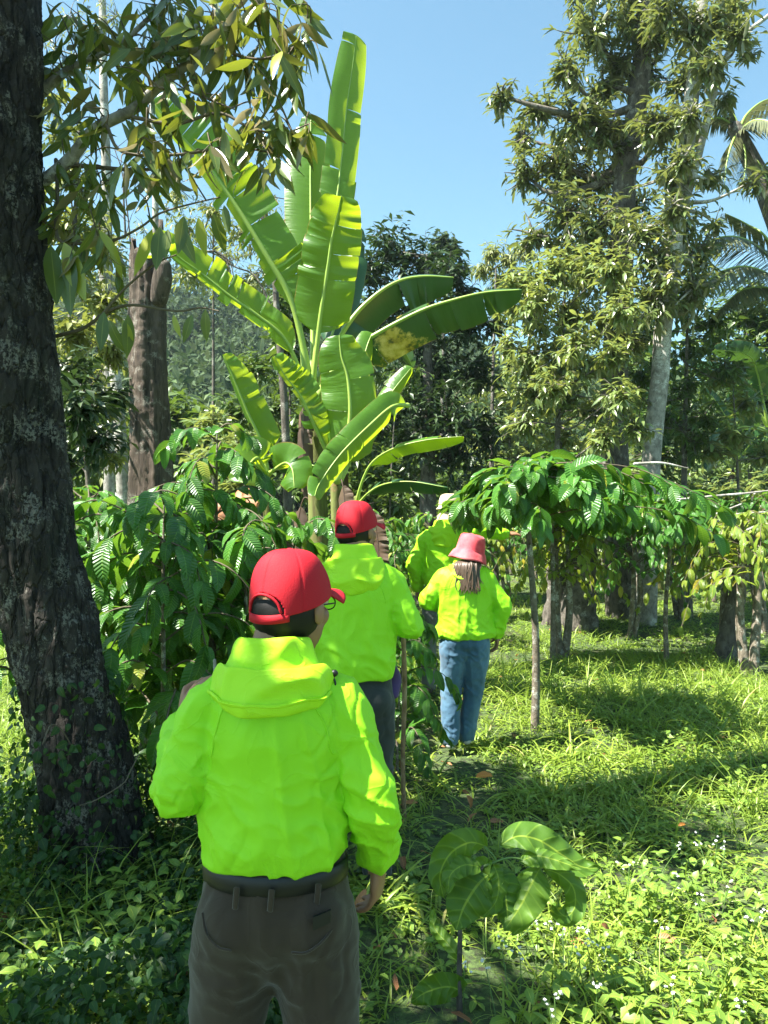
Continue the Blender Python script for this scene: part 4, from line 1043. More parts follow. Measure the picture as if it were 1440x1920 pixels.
# bare twiggy tree behind the banana
def bare():
    dd = 10.5; th = Thing('bare_tree', 'nearly leafless twiggy tree between the broken trunk and the tall banana', 'tree', P(545,980,dd)*A([1,1,0]))
    g = Geo(); lfp = []
    b = P(545,980,dd); b[2] = 0
    main = [b, P(535,800,dd), P(520,600,dd), P(508,450,dd), P(470,380,dd), P(440,368,dd)]
    g.add(*tube(main, [.07,.055,.045,.03,.02,.01], 9, 6))
    for pts in ([(512,470),(500,420),(480,390),(462,370),(500,368),(545,375)], [(400,470),(430,490),(440,530)], [(330,465),(380,470),(420,480),(440,540),(460,590)], [(235,445),(232,330),(250,240),(270,330)], [(240,600),(245,520),(243,440),(230,330),(215,280)], [(508,450),(545,420),(560,390)], [(520,600),(480,520),(440,500),(400,475),(345,470)]):
        g.add(*tube([P(x, y, dd) for x, y in pts], np.linspace(.016, .006, len(pts)), 5, 5))
        for q in range(5):
            i = rng.integers(0, len(pts)); a = P(*pts[i], dd); e = a+rng.normal(0, .3, 3)+A([0,0,.15]); g.add(*tube([a, (a+e)/2+rng.normal(0, .04, 3), e], [.006,.004,.002], 4, 3, cap=False)); lfp.append(e)
    th.part('trunk', g, M['bark_grey'])
    l = Geo(); l.add(*sprigs(A(lfp), rdir(len(lfp)), 6, .12, .22, .1)); th.part('crown', l, M['pale_leaf'])
bare()

# coconut palm at the right edge
def palm():
    dd = 15; b = P(1500,980,dd); b[2] = 0
    th = Thing('coconut_palm', 'coconut palm with ringed curved trunk and drooping fronds at the right edge', 'palm', b)
    V, F, U = tube([b, P(1530,800,dd), P(1500,560,dd), P(1440,370,dd), P(1408,300,dd), P(1378,240,dd)], [.26,.2,.2,.19,.17,.13], 20, 24)
    th.part('trunk', (V, F, U), M['bark_grey'])
    def frond(l, dd2, Lf):
        pts = [P(x, y, q) for (x, y), q in zip(l, np.linspace(dd, dd2, len(l)))]
        C = catmull(pts, 24); T = nrm(np.gradient(C, axis=0)); S = nrm(np.cross(T, A([0,0,1.])))
        g = Geo(); n = len(C)
        for s in (-1, 1):
            d_ = nrm(S*s*.8+T*.45+A([0,0,-.55])+rng.normal(0, .07, (n, 3)))
            ll = Lf*np.sin(np.linspace(.35, 3.0, n))**.6
            g.add(*leaves(C, d_, np.tile(A([0,0,1.]), (n,1)), ll, .045, .35, 'blade', 3, .2))
        fr = th.part('frond', g, M['palm']); th.part('rachis', tube(C[::4], np.linspace(.03, .006, len(C[::4])), 6, 2), M['petiole'], parent=fr)
    for l, d2, s in (([(1385,245),(1372,270),(1362,310),(1358,360)], 14.6, .45), ([(1385,245),(1420,225),(1460,240),(1500,300)], 14, .6), ([(1385,245),(1352,222),(1318,232),(1296,275)], 15.6, .4), ([(1385,245),(1375,215),(1350,190),(1322,185)], 15.2, .4), ([(1385,245),(1395,275),(1398,310),(1392,350)], 14.6, .4), ([(1385,245),(1400,215),(1430,190),(1470,180)], 15.5, .6)):
        frond(l, d2, s)
    th2 = Thing('coconut_palm', 'younger coconut palm whose low fronds fan out beneath the curved palm trunk', 'palm', P(1500,980,13.5)*A([1,1,0]))
    p0 = P(1500,560,13.5); th2.part('trunk', tube([th2.loc, p0], [.2,.13], 14, 6), M['bark_grey'])
    th = th2; dd = 13.5
    for l, d2, s in (([(1500,560),(1450,490),(1400,450),(1350,445),(1310,470)], 13, .75), ([(1500,560),(1450,520),(1400,500),(1350,510),(1310,545)], 12.6, .75), ([(1500,560),(1440,450),(1400,420),(1360,400)], 14.5, .75), ([(1500,560),(1480,440),(1440,340),(1420,300)], 14, .7), ([(1500,560),(1440,540),(1390,545),(1350,580)], 13, .6), ([(1500,560),(1530,440),(1580,400),(1640,420)], 13, .7)):
        frond(l, d2, s)
palm()

# hedge-like trees closing the clearing, right and centre
hd = dict(mat='mid_leaf', per=8, L=.30, W=.40, spread=.2, ns=2, k0=.1, k1=.9, downz=-.3)
labs = ['behind the pale trunk', 'behind the small banana at the right edge', 'behind the far right coffee crowns', 'behind the yellowing coffee trees', 'right behind the dark mango', 'behind the pointing man and beige hat','behind the low banana sucker', 'behind the left hand coffee group', 'outside the right edge']
for i, (bx, dd, cls, mt) in enumerate([
   (1230, 19, [(1200,600,60,40),(1260,560,60,40),(1230,680,70,50),(1190,760,70,50),(1270,780,70,50),(1220,850,70,40)], 'mid_leaf'),
   (1400, 21, [(1390,580,60,60),(1440,600,60,60),(1340,640,60,50),(1400,680,60,54),(1440,740,60,50),(1360,760,60,50),(1420,830,60,44),(1480,680,60,50)], 'mid_leaf'),
   (1380, 28, [(1330,880,60,40),(1400,890,60,40),(1450,900,60,40),(1360,940,50,30),(1440,960,50,30),(1390,1010,50,30)], 'mid_leaf'),
   (1130, 27, [(1080,880,60,40),(1150,870,60,40),(1220,890,60,40),(1280,900,60,40),(1110,950,60,36),(1190,960,60,36),(1260,970,60,36),(1310,990,50,30),(1060,990,50,30),(1150,1010,50,30),(1230,1015,50,30)], 'olive_leaf'),
   (960, 24, [(930,720,60,46),(980,760,60,46),(940,820,60,46),(1000,850,60,46),(950,900,60,44),(1020,910,60,40),(980,960,60,36),(1080,830,60,40),(1040,980,60,36),(1100,990,60,30)], 'olive_leaf'),
   (850, 26, [(840,900,60,44),(900,920,60,44),(860,960,60,40),(920,980,50,30),(880,1010,50,26),(820,980,60,36),(780,1000,60,36)], 'mid_leaf'),
   (700, 19, [(700,760,60,44),(650,820,60,44),(720,860,60,44),(660,900,60,40),(780,900,60,40),(730,950,60,36),(640,980,60,36),(700,1000,60,30)], 'mid_leaf'),
   (350, 17, [(330,780,60,34),(400,800,60,34),(470,830,60,34),(540,850,60,34),(350,880,60,30),(440,900,60,30),(260,830,60,34),(180,880,60,34),(90,900,60,34)], 'mid_leaf'),
   (1600, 22, [(1560,600,90,60),(1620,700,90,60),(1560,800,90,60),(1600,900,90,60),(1640,560,90,50)], 'mid_leaf')]):
    bush('hedge_tree', 'bushy tree closing the clearing '+labs[i], 'tree', dd, bx, [(a, b, c*1.1, int(n*1.35)) for a, b, c, n in cls], dict(hd, mat=mt), 'bark_grey', 'trees closing the clearing', .09)

shr = dict(mat='mid_leaf', per=8, L=.20, W=.36, spread=.18, ns=2, k0=.1, k1=.9, downz=-.25)
for (bx, dd, cls, mt, lab) in [
   (900, 17, [(880,960,45,34),(930,950,45,34),(900,1010,50,34),(850,1020,40,26),(950,1020,40,26)], 'olive_leaf', 'behind the pointing hand'),
   (1040, 19, [(1000,940,45,34),(1050,930,45,34),(1090,960,45,34),(1020,1000,50,34),(1080,1015,45,28)], 'mid_leaf', 'between the whitish trunk and the thick stump'),
   (1160, 20, [(1130,930,45,34),(1180,940,45,34),(1150,990,50,34),(1210,1000,45,28),(1120,1020,40,24)], 'olive_leaf', 'behind the pale conical trunk foot'),
   (1270, 19, [(1240,940,45,34),(1290,930,45,34),(1260,990,50,34),(1320,1000,45,30),(1310,950,45,30)], 'mid_leaf', 'behind the straight grey trunk'),
   (1390, 17, [(1360,930,50,36),(1410,920,50,36),(1380,980,50,36),(1430,990,50,34),(1350,1020,45,26),(1420,1035,45,26)], 'olive_leaf', 'behind the crooked pruned trunk'),
   (620, 12.5, [(560,800,45,34),(600,860,50,36),(660,840,45,30),(700,890,50,36),(560,900,50,34),(640,920,50,34),(740,940,45,28)], 'mid_leaf', 'around the foot of the banana plants'),
   (430, 11.5, [(400,790,45,24),(450,830,50,30),(380,860,50,30),(470,900,50,30),(420,920,50,30)], 'olive_leaf', 'between the broken trunk and the bananas'),
   (1375, 13.5, [(1360,700,40,26),(1400,750,40,26),(1380,810,45,30),(1330,840,45,26),(1430,850,45,26)], 'olive_leaf', 'in front of the small banana at the right edge')]:
    bush('shrub', 'leafy shrub '+lab, 'shrub', dd, bx, cls, dict(shr, mat=mt), 'bark_grey', 'shrubs under the trees', .05)

# wooded hillside far behind
def forest():
    g = Geo()
    n = 520
    for i in range(n):
        y = 34+75*rng.random()**.8; x = (rng.random()*2-1)*(y*.62+8)
        if x > .06*y+2 and y < 60 and rng.random() < .4: continue
        r = 2.2+2.6*rng.random(); z = float(ground_z(x, y))+r*1.0+1.5*rng.random()
        hm = 200+int(140*r/3)
        u = rdir(hm, -.4, 1); c = A([x, y, z])
        s = 1+.3*A([noise.noise(Vector((a*2+x, b*2+y, q*2))) for a, b, q in u])
        p = c+u*r*(s*(.75+.3*rng.random(hm)))[:, None]
        g.add(*leaves(p, nrm(u+rng.normal(0, .6, (hm, 3))+A([0,0,-.3])), u+rng.normal(0, .5, (hm, 3)), .6+.5*rng.random(hm), .42, .4, 'oval', 2, .2, rnd=np.clip((rng.random()*.6+.4*rng.random(hm)), 0, 1)))
    single('distant_forest', g, M['forest'], 'wooded hillside of blue green trees far behind the banana plants', 'forest', kind='stuff')
forest()

# ------------------------------------------------------------------ drooping sapling in the right foreground
def sapling():
    dd = 2.55; b = P(868, 1900, dd); b[2] = 0
    th = Thing('sapling', 'young sapling with big limp drooping leaves on a dark stem in the right foreground', 'sapling', b)
    top = P(905,1625,dd)
    th.part('stem', tube([b-A([0,0,.03]), P(862,1900,dd), P(862,1800,dd), P(868,1700,dd), top], [.013,.011,.009,.006,.005], 9, 6), M['bark_grey'])
    tw = Geo()
    tw.add(*tube([top, P(930,1612,dd), P(905,1584,dd)], [.004,.003,.002], 6, 4))
    tw.add(*tube([top, P(960,1608,dd), P(1012,1625,dd)], [.004,.003,.002], 6, 4))
    th.part('twigs', tw, M['green_stem'])
    # each leaf: midrib pixel points with depth offset, half width in px, fold angles
    L = [([(912,1586),(880,1580),(845,1600),(825,1640),(832,1685)], (0,-.05), 62, -20, 30),
         ([(900,1625),(870,1622),(845,1640),(840,1675)], (-.02,-.08), 44, 30, -30),
         ([(915,1640),(895,1660),(870,1700),(855,1745)], (-.03,-.10), 88, 15, 25),
         ([(925,1620),(935,1650),(930,1690),(905,1720)], (0,-.05), 50, -35, 40),
         ([(930,1630),(945,1660),(950,1700),(955,1745)], (0,-.04), 70, 25, 35),
         ([(1012,1628),(995,1660),(975,1700),(945,1745)], (.02,-.05), 78, 40, 5),
         ([(1008,1628),(1010,1670),(990,1720),(960,1755)], (.04,.0), 60, 10, 60),
         ([(1018,1628),(1050,1640),(1075,1665),(1078,1700),(1062,1718),(1045,1705),(1042,1690)], (0,-.05), 46, 35, 30),
         ([(938,1585),(970,1568),(1010,1575),(1050,1600),(1090,1625),(1128,1628)], (.03,.06), 62, -35, 25),
         ([(975,1615),(1005,1605),(1040,1612),(1090,1630)], (0,-.03), 44, -30, 50),
         ([(920,1628),(905,1625),(930,1645),(928,1652)], (0,0), 40, 10, 10),
         ([(870,1860),(840,1850),(800,1860),(770,1880)], (0,-.06), 55, -30, 20),
         ([(864,1800),(840,1770),(815,1740),(810,1700)], (0,.1), 30, 20, 40)]
    for k, (pts, dz, w, aL, aR) in enumerate(L):
        path = [P(x, y, dd+q) for (x, y), q in zip(pts, np.linspace(dz[0], dz[1], len(pts)))]
        C = catmull(path, 8); n = len(C); T = nrm(np.gradient(C, axis=0)); vw = nrm(C-A([0,0,CH])); S = nrm(np.cross(T, vw)); Vw = np.cross(S, T)
        t = np.linspace(0, 1, n); hw = PROF['oval'](t)*w*.5*dd/FPX+.0008; cols = np.linspace(-1, 1, 9)
        V = np.empty((n, 9, 3))
        for ci, c in enumerate(cols):
            an = math.radians(aL if c < 0 else aR); a = abs(c)
            rip = .010*np.sin(t*15+c*2+k)*a*a+.004*np.sin(t*40+k*3)*a
            V[:, ci] = C+S*(c*hw*math.cos(an*(.4+.6*a)))[:, None]+Vw*(a*hw*math.sin(an*(.4+.6*a))+1.5*rip)[:, None]
        i = np.arange(n-1)[:, None]*9; j = np.arange(8)[None]
        F = np.stack([i+j, i+j+1, i+9+j+1, i+9+j], -1).reshape(-1, 4)
        uv = np.stack([np.broadcast_to((cols+1)/2, (n, 9)), np.broadcast_to(t[:, None], (n, 9))], -1).reshape(-1, 2)
        th.part('leaf', (V.reshape(-1, 3), F, uv, np.full(n*9, rng.random())), M['sapling'])
sapling()

# fallen leaves lying on the grass
for (px, py, l, mat, lab, rz) in [(910,1452,.12,'orange_leaf','curled orange dead leaf caught on the grass right of the walking stick',.3),(884,1506,.10,'brown_leaf','pale brown dead leaf standing on edge below the orange one',-1.0),
        (1280,1545,.05,'orange_leaf','small orange dead leaf in the grass at the middle right',.4),(345,1815,.16,'brown_leaf','pale olive fallen leaf left of the nearest man',.3),(675,1690,.10,'brown_leaf','light brown fallen leaf beside the hand of the nearest man',1.2),(1140,1740,.06,'brown_leaf','small pinkish dead leaf right of the drooping sapling',-.5),(655,1905,.08,'brown_leaf','dry brown leaf at the bottom edge right of the trousers',1.4)]:
    hgt = .14; d0 = (CH-hgt)*FPX/(py-980); p = P(px, py, d0)
    V, F, U, R = leaves([p-A([l/2*math.cos(rz), 0, l/2*math.sin(rz)])], [(math.cos(rz), .1, math.sin(rz))], [(.1, -.6, .8)], [l], [l*.42], [.9], 'oval', 8, .5, .15)
    single('fallen_leaf', (V, F, U, R), M[mat], lab, 'fallen leaf', 'fallen leaves', loc=p)
# ------------------------------------------------------------------ people
M['jacket'] = cloth_mat('neon_jacket', (.29,.68,.014), .58, 700, .4, .0, .03, tr=.0, fold=.5)
M['hood'] = cloth_mat('neon_hood', (.39,.74,.016), .58, 700, .4, .0, .03, tr=.0, fold=.5)
M['red'] = cloth_mat('red_mesh_cloth', (.43,.006,.016), .75, 330, .5, .0, .08)
M['red_hat'] = cloth_mat('faded_red_cloth', (.60,.035,.06), .8, 400, .25, .2, .1, mottle=(.72,.16,.17))
M['beige'] = cloth_mat('beige_cloth', (.60,.46,.30), .8, 400, .2, .2, .1)
M['trousers'] = cloth_mat('grey_brown_trousers', (.034,.022,.013), .8, 500, .25, .2, .1, fold=.7)
M['dark_trousers'] = cloth_mat('dark_trousers', (.020,.026,.024), .8, 500, .2, .2, .1, fold=.7)
M['grey_trousers'] = cloth_mat('grey_trousers', (.12,.13,.13), .8, 500, .2, .2, .1, fold=.7)
M['jeans'] = cloth_mat('blue_jeans', (.05,.12,.19), .8, 600, .25, .2, .15, fold=.7, mottle=(.09,.19,.28))
M['black'] = flat_mat('black_leather', (.008,.008,.009), .45, .4, .2)
M['skin'] = flat_mat('skin', (.27,.135,.075), .5, .4, .12, 30)
M['hair'] = flat_mat('black_hair', (.009,.0075,.0065), .6, .25, .5, 90)
M['brown_hair'] = flat_mat('brown_hair', (.085,.055,.035), .42, .5, .4, 60)
M['white_eye'] = flat_mat('eye', (.7,.7,.68), .2, .5, .02)
M['shoe'] = flat_mat('pale_shoe', (.45,.45,.43), .7, .3, .2)
M['boot'] = flat_mat('dark_boot', (.035,.03,.028), .6, .4, .3)
M['wood'] = bark_mat('stick_wood', (.13,.08,.045), (.33,.22,.13), (.42,.33,.22), scale=14, bump=.3, stretch=.15, lich=.3)
M['purple'] = cloth_mat('purple_bag', (.06,.03,.12), .6, 300, .2, .1)

def hand(w, d, n, thumb, curl, sz=1.0, tcurl=.5):
    w, d, n = A(w, float), nrm(A(d, float)), A(n, float); n = nrm(n-d*np.dot(n, d)); lat = nrm(A(thumb, float)-d*np.dot(thumb, d)-n*np.dot(thumb, n))
    out = [tube([w-d*.02, w+d*.02*sz, w+d*.055*sz, w+d*.088*sz], A([.024,.031,.041,.038])*sz, 16, 4, ry=A([.019,.018,.016,.012])*sz, ref=n)]
    for q, (o, l) in enumerate(((.031,.068),(.011,.078),(-.010,.072),(-.029,.056))):
        p = w+d*.080*sz+lat*o*sz; dr = d+lat*o*2.2; pts = [p]; a = 0
        for fr, cc in ((.45,.9),(.32,1.1),(.25,.8)):
            a += curl*cc; v = nrm(dr)*math.cos(a)-n*math.sin(a); pts.append(pts[-1]+v*l*fr*sz*1.05)
        out.append(tube(pts, A([.0095,.0088,.0082,.0068])*sz, 10, 3))
    p = w+d*.022*sz+lat*.026*sz; v1 = nrm(d*.65+lat*.75-n*.25); v2 = nrm(v1*.8+d*.4-n*tcurl-lat*.25*tcurl)
    out.append(tube([p, p+v1*.034*sz, p+v1*.034*sz+v2*.030*sz, p+v1*.034*sz+v2*.052*sz-n*.008*tcurl], A([.0125,.0105,.0098,.0075])*sz, 10, 3))
    return out

def head_parts():
    e = ellipsoid
    return [e((0,-.012,.032),(.074,.092,.083)), e((0,.022,-.035),(.060,.066,.080)), e((0,.052,-.088),(.028,.026,.026)), e((0,.094,-.012),(.011,.017,.022)), e((0,.104,-.022),(.014,.012,.010)),
            e((.079,-.004,-.006),(.010,.018,.031)), e((-.079,-.004,-.006),(.010,.018,.031)), e((0,.086,-.055),(.024,.010,.008)), e((0,.084,-.066),(.021,.010,.007)),
            e((0,.074,.030),(.048,.016,.012)), e((.040,.055,-.02),(.022,.025,.024)), e((-.040,.055,-.02),(.022,.025,.024))]

def cap_geo():
    seg, rg = 168, 64
    az = np.arange(seg)/seg*2*math.pi; el = np.linspace(0, math.pi/2*.985, rg)
    V = np.empty((rg, seg, 3))
    for i, e in enumerate(el):
        r = math.cos(e)**.62; h = math.sin(e)**1.05
        x = .0855*r*np.sin(az); y = .104*r*np.cos(az)
        zr = .012+.028*np.cos(az)                      # rim: higher at the front
        seam = 1-.010*np.exp(-((((az/(math.pi/3))+.0) % 1-.5)/.06)**2*.0)*0
        V[i, :, 0] = x; V[i, :, 1] = y-.006-.008*math.sin(e); V[i, :, 2] = zr*(1-h)+(.134)*h
        ph = (az/(math.pi/3)) % 1; dd = np.minimum(ph, 1-ph)
        g = np.exp(-(dd/.03)**2)*.0022*math.cos(e)**.2
        V[i, :, 0] *= 1-g/.085; V[i, :, 1] *= 1-g/.1
        tw = .0030*np.sin(az*3+e*3)*math.sin(2*e)
        V[i, :, 0] += tw*np.sin(az); V[i, :, 1] += tw*np.cos(az)
    i = np.arange(rg-1)[:, None]; j = np.arange(seg)[None]; j2 = (j+1) % seg
    F = np.stack([i*seg+j, i*seg+j2, (i+1)*seg+j2, (i+1)*seg+j], -1).reshape(-1, 4)
    Vf = V.reshape(-1, 3); fc = Vf[F].mean(1)
    azf = np.arctan2(fc[:, 0], -(fc[:, 1]+.006)); zf = fc[:, 2]-(.012-.028*np.cos(azf))
    keep = ~((np.abs(azf) < .52) & (zf < .052*np.sqrt(np.maximum(0, 1-(azf/.52)**2))+.002))
    dome = (Vf, F[keep])
    def band(a0, a1, z0, z1, n=24, off=.0015, m=3):
        a = np.linspace(a0, a1, n); rows = []
        for k in range(m):
            z = z0+(z1-z0)*k/(m-1)
            rows.append(np.stack([(.0865+off)*np.sin(a), -(.105+off)*np.cos(a)-.006, .012-.028*np.cos(a)+z], -1))
        Vb = np.stack(rows, 0); i = np.arange(m-1)[:, None]*n; j = np.arange(n-1)[None]
        return Vb.reshape(-1, 3), np.stack([i+j, i+j+1, i+n+j+1, i+n+j], -1).reshape(-1, 4)
    strap = band(-.62, .72, -.014, .006)
    a = np.linspace(-.52, .52, 22); arch = np.stack([.087*np.sin(a)*1.0, -.105*np.cos(a)-.007, .012-.028*np.cos(a)+.052*np.sqrt(np.maximum(0, 1-(a/.53)**2))], -1)
    # brim
    n, m = 30, 10; b = np.linspace(-1.0, 1.0, n); Vb = np.empty((m, n, 3))
    for k in range(m):
        f = k/(m-1); ext = .074*f*np.cos(b*.95)**.55
        Vb[k, :, 0] = .0855*np.sin(b)*(1+.04*f); Vb[k, :, 1] = .104*np.cos(b)-.006+ext; Vb[k, :, 2] = .012+.028*np.cos(b)+.004-.10*ext*0-.016*(np.sin(b)**2)*f*1.6-.10*ext
    i = np.arange(m-1)[:, None]*n; j = np.arange(n-1)[None]
    brim = (Vb.reshape(-1, 3), np.stack([i+j, i+j+1, i+n+j+1, i+n+j], -1).reshape(-1, 4))
    edge = tube(arch, .0034, 6, 2)
    btn = ellipsoid((0,-.014,.1345),(.008,.008,.004), 10, 6)
    return dome, strap, edge, brim, btn

def revolve(prof, n=60, ex=1.0, ey=1.12, wob=0., zt=0.):
    az = np.arange(n)/n*2*math.pi; V = []
    for k, (r, z) in enumerate(prof):
        w = 1+wob*np.sin(az*3+k*.6)*.4+wob*np.sin(az*5+2-k*.3)*.3
        V.append(np.stack([r*ex*np.sin(az)*w, r*ey*np.cos(az)*w, z+zt*np.cos(az)*r+wob*.06*np.sin(az*4+k)], -1))
    V = A(V); m = len(prof); i = np.arange(m-1)[:, None]*n; j = np.arange(n)[None]; j2 = (j+1) % n
    return V.reshape(-1, 3), np.stack([i+j, i+n+j, i+n+j2, i+j2], -1).reshape(-1, 4)

def hood_geo(w=.125, drop=.155, seed=0, back=-.135, zc=1.455):
    n = 64; s = np.linspace(-1, 1, n); phi = s*2.25
    fs = np.cos(np.clip(s, -1, 1)*math.pi/2)**.75
    rows = []
    def ring(r, z, by, ex=1.0):
        return np.stack([r*ex*np.sin(phi), -r*np.cos(phi)*.95+by, np.broadcast_to(z, phi.shape)], -1)
    rows.append(ring(.062, zc-.035, -.012)); rows.append(ring(.068, zc+.01+.02*fs, -.014)); rows.append(ring(.078, zc+.035+.022*fs, -.018)); rows.append(ring(.088, zc+.030+.022*fs, -.020))
    rows.append(ring(.094, zc+.008+.012*fs, -.024)); rows.append(ring(.102, zc-.012+.004*fs, -.028, 1.03)); 
    # outer bag: rolls over and hangs on the back
    rows.append(ring(.112, zc+.002-.004*fs, -.028, 1.04)); rows.append(ring(.122, zc-.012-.018*fs, -.030, 1.05))
    rows.append(ring(.128, zc-.029-.05*fs, -.034, 1.04)); rows.append(ring(.131, zc-.044-.60*drop*fs, -.038, 1.02)); rows.append(ring(.128, zc-.055-.85*drop*fs, -.038, .98))
    rows.append(ring(.120, zc-.062-.98*drop*fs, -.034, .95)); rows.append(ring(.110, zc-.062-.95*drop*fs, -.030, .92)); rows.append(ring(.090, zc-.056-.7*drop*fs, -.02, .9))
    V = A(rows)
    # pull the two ends down the front of the neck
    V[:, :, 2] -= (.035*np.clip(np.abs(s)-.55, 0, 1)**1.0)[None]*1.6
    m = len(rows)
    D = catmull(V.reshape(m, -1), 4).reshape(-1, n, 3); m = len(D)
    for a in range(m):
        for b in range(n):
            p = D[a, b]; q = Vector((p[0]*11+seed, p[1]*11, p[2]*16))
            rid = (1-abs(noise.noise(q*.7)))**4-.4; f = min(1, a/m*1.6)
            D[a, b] = p+nrm(A([p[0], p[1]*1.0, 0]))*(.019*rid*f+.004*noise.noise(q*2.3))+A([0, 0, .007*noise.noise(q*1.3)])
    i = np.arange(m-1)[:, None]*n; j = np.arange(n-1)[None]
    return D.reshape(-1, 3), np.stack([i+j, i+n+j, i+n+j+1, i+j+1], -1).reshape(-1, 4)

def wrinkle(V, Nn, joints, amp=1.0, seed=0, hem=.97, drape=1.0):
    out = V.copy()
    for i in range(len(V)):
        x, y, z = V[i]
        # long soft drape folds fanning from the shoulders
        fx = x*11+1.6*z*(1 if x > 0 else -1)
        a = (1-abs(noise.noise(Vector((fx+seed, y*5, z*1.7)))))**5-.4
        # diagonal tension folds
        b = (1-abs(noise.noise(Vector((x*6+z*4, y*5, z*6-x*7+seed)))))**4-.4
        c = noise.noise(Vector((x*35, y*35, z*35+seed)))
        h = 0
        for (p, r) in joints:
            q = math.exp(-((x-p[0])**2+(y-p[1])**2+(z-p[2])**2)/r**2)
            if q > .03:
                h += q*((1-abs(noise.noise(Vector((x*13+seed, y*11, z*20+x*8)))))**3-.5)
        hm = math.exp(-((z-hem-.03)/.07)**2)
        g = (1-abs(noise.noise(Vector((x*20, y*20, z*6+seed+7)))))**3-.5
        d = drape*(.010*a+.0075*b)+.0008*c+.011*h+.006*hm*g
        e = (1-abs(noise.noise(Vector((x*12+z*5+seed, y*10, z*9-x*8)))))
        e2 = max(0., noise.noise(Vector((x*5+9, y*5, z*5+seed)))+.15)
        out[i] = V[i]+Nn[i]*(d-.006*e2*max(0, e-.86)/.14)*amp
    return out

def person(label, x, y, s, jr, arms, hands, legs, headyaw=0., headpitch=0., yaw=0., hem=.97, wx=1.0, trouser='trousers', hat='cap', hair='hair',
           shoe='boot', belt=False, hood_drop=.15, hipx=1.0, seed=1, voxel=.008, legr=1.0, headoff=(0,0), headz=0., hair_s=1., sit=0., gz=None, hipz=0., lean=0.0):
    gz = float(ground_z(x, y)) if gz is None else gz
    th = Thing('person', label, 'person', (x, y, gz), None)
    R = rotz(yaw)
    def W(V):   # canonical -> world
        V = np.asarray(V, float).copy(); V[:, 1] += lean*np.clip(V[:, 2]-.9, 0, 1)
        return (V*s) @ R.T+A([x, y, gz])
    hc = A([headoff[0], .022+headoff[1], 1.595+headz]); HR = rotz(headyaw) @ rotx(headpitch)
    def Hd(V): return W(np.asarray(V) @ HR.T+hc)
    sh = {-1: A([-.142, -.005, 1.368]), 1: A([.142, -.005, 1.368])}
    # --- body
    parts = [(v @ HR.T+hc, f) for v, f in head_parts()]
    parts.append(tube([(headoff[0]*.7, .008, 1.55), (0, -.008, 1.48), (0, -.012, 1.40)], [.058,.056,.065], 20, 4))
    parts.append(tube([(0,0,.88), (0,0,1.0), (0,0,1.2), (0,0,1.33), (0,0,1.40), (0,-.01,1.45)], A([.13,.13,.135,.15,.13,.06])*wx, 24, 4, ry=A([.09,.09,.095,.10,.075,.055]), ref=(0,1,0)))
    for sd in (-1, 1):
        el, wr = A(arms[sd][0], float), A(arms[sd][1], float)
        parts.append(tube([sh[sd], (sh[sd]+el)/2, el, (el+wr)/2, wr], [.048,.044,.038,.034,.024], 14, 4))
        hd = hands[sd]; parts += [(v, f) for v, f, *_ in hand(wr, hd[0], hd[1], hd[2], hd[3])]
        kn, an = A(legs[sd][0], float), A(legs[sd][1], float)
        parts.append(tube([(sd*.085,0,.86+hipz), kn, an], [.075,.05,.036], 14, 5))
        parts.append(tube([an-A([0,.03,.03]), an+A([sd*.02,.13,-.045])], [.030,.028], 12, 3))
    V, F, Nn = remesh([p[:2] for p in parts], .0052, 3)
    body = th.part('body', (W(V), F), M['skin'])
    for sd in (-1, 1):
        g = ellipsoid((sd*.031,.083,.012),(.012,.012,.010), 12, 8); th.part('eye', (Hd(g[0]), g[1]), M['white_eye'])
        g = ellipsoid((sd*.031,.0925,.012),(.005,.004,.005), 10, 6); th.part('pupil', (Hd(g[0]), g[1]), M['black'], parent=th.o.children[-1] if th.o.children else None)
        g = tube([(sd*.016,.091,.029),(sd*.032,.092,.033),(sd*.048,.082,.029)], .0035, 6, 3); th.part('eyebrow', (Hd(g[0]), g[1]), M['black'])
    # --- jacket
    T = [(hem, .160*jr*hipx, .122*jr), (hem+.05, .172*jr*hipx, .132*jr), (hem+.14, .172*jr, .130*jr), (1.20, .170*jr, .126*jr), (1.30, .176*jr, .124*jr), (1.375, .158*jr, .108*jr), (1.42, .115*jr, .092), (1.455, .085, .078), (1.48, .066, .066)]
    T = [t for t in T if t[0] >= hem]; T.sort()
    parts = [tube([(0, -.006 if z > 1.2 else 0.0, z) for z, a, b in T], [a*wx for z, a, b in T], 36, 5, ry=[b for z, a, b in T], ref=(0,1,0), cap=False)]
    v, f, _ = parts[0]; seg = 36; nR = len(v)//seg; v = np.concatenate([v, [v[:seg].mean(0)], [v[-seg:].mean(0)]]); jj = np.arange(seg); jn = (jj+1) % seg
    f = np.concatenate([f, np.stack([jn, jj, np.full(seg, nR*seg)]*1+[np.full(seg, nR*seg)], -1), np.stack([(nR-1)*seg+jj, (nR-1)*seg+jn, np.full(seg, nR*seg+1), np.full(seg, nR*seg+1)], -1)])
    parts = [(v, f)]
    jts = []
    for sd in (-1, 1):
        el, wr = A(arms[sd][0], float), A(arms[sd][1], float); S0 = sh[sd]
        u = nrm(el-S0); q = nrm(wr-el); bulge = nrm(u-q)*.012
        parts.append(tube([S0-A([sd*.05,0,.0]), S0+u*.03, S0*.5+el*.5, el+bulge, el*.5+wr*.5, wr-q*.03, wr-q*.012], A([.060,.066,.061,.057,.054,.049,.040])*jr, 20, 5)[:2])
        jts += [(el, .10), (wr-q*.05, .09), (S0-A([0, 0, .07]), .09), (el*.5+wr*.5, .08)]
    V, F, Nn = remesh(parts, voxel, 5)
    jts += [(A([.12, -.1, hem+.1]), .12), (A([-.12, -.1, hem+.1]), .12)]
    V = wrinkle(V, Nn, jts, 1.0, seed*3.7, hem)
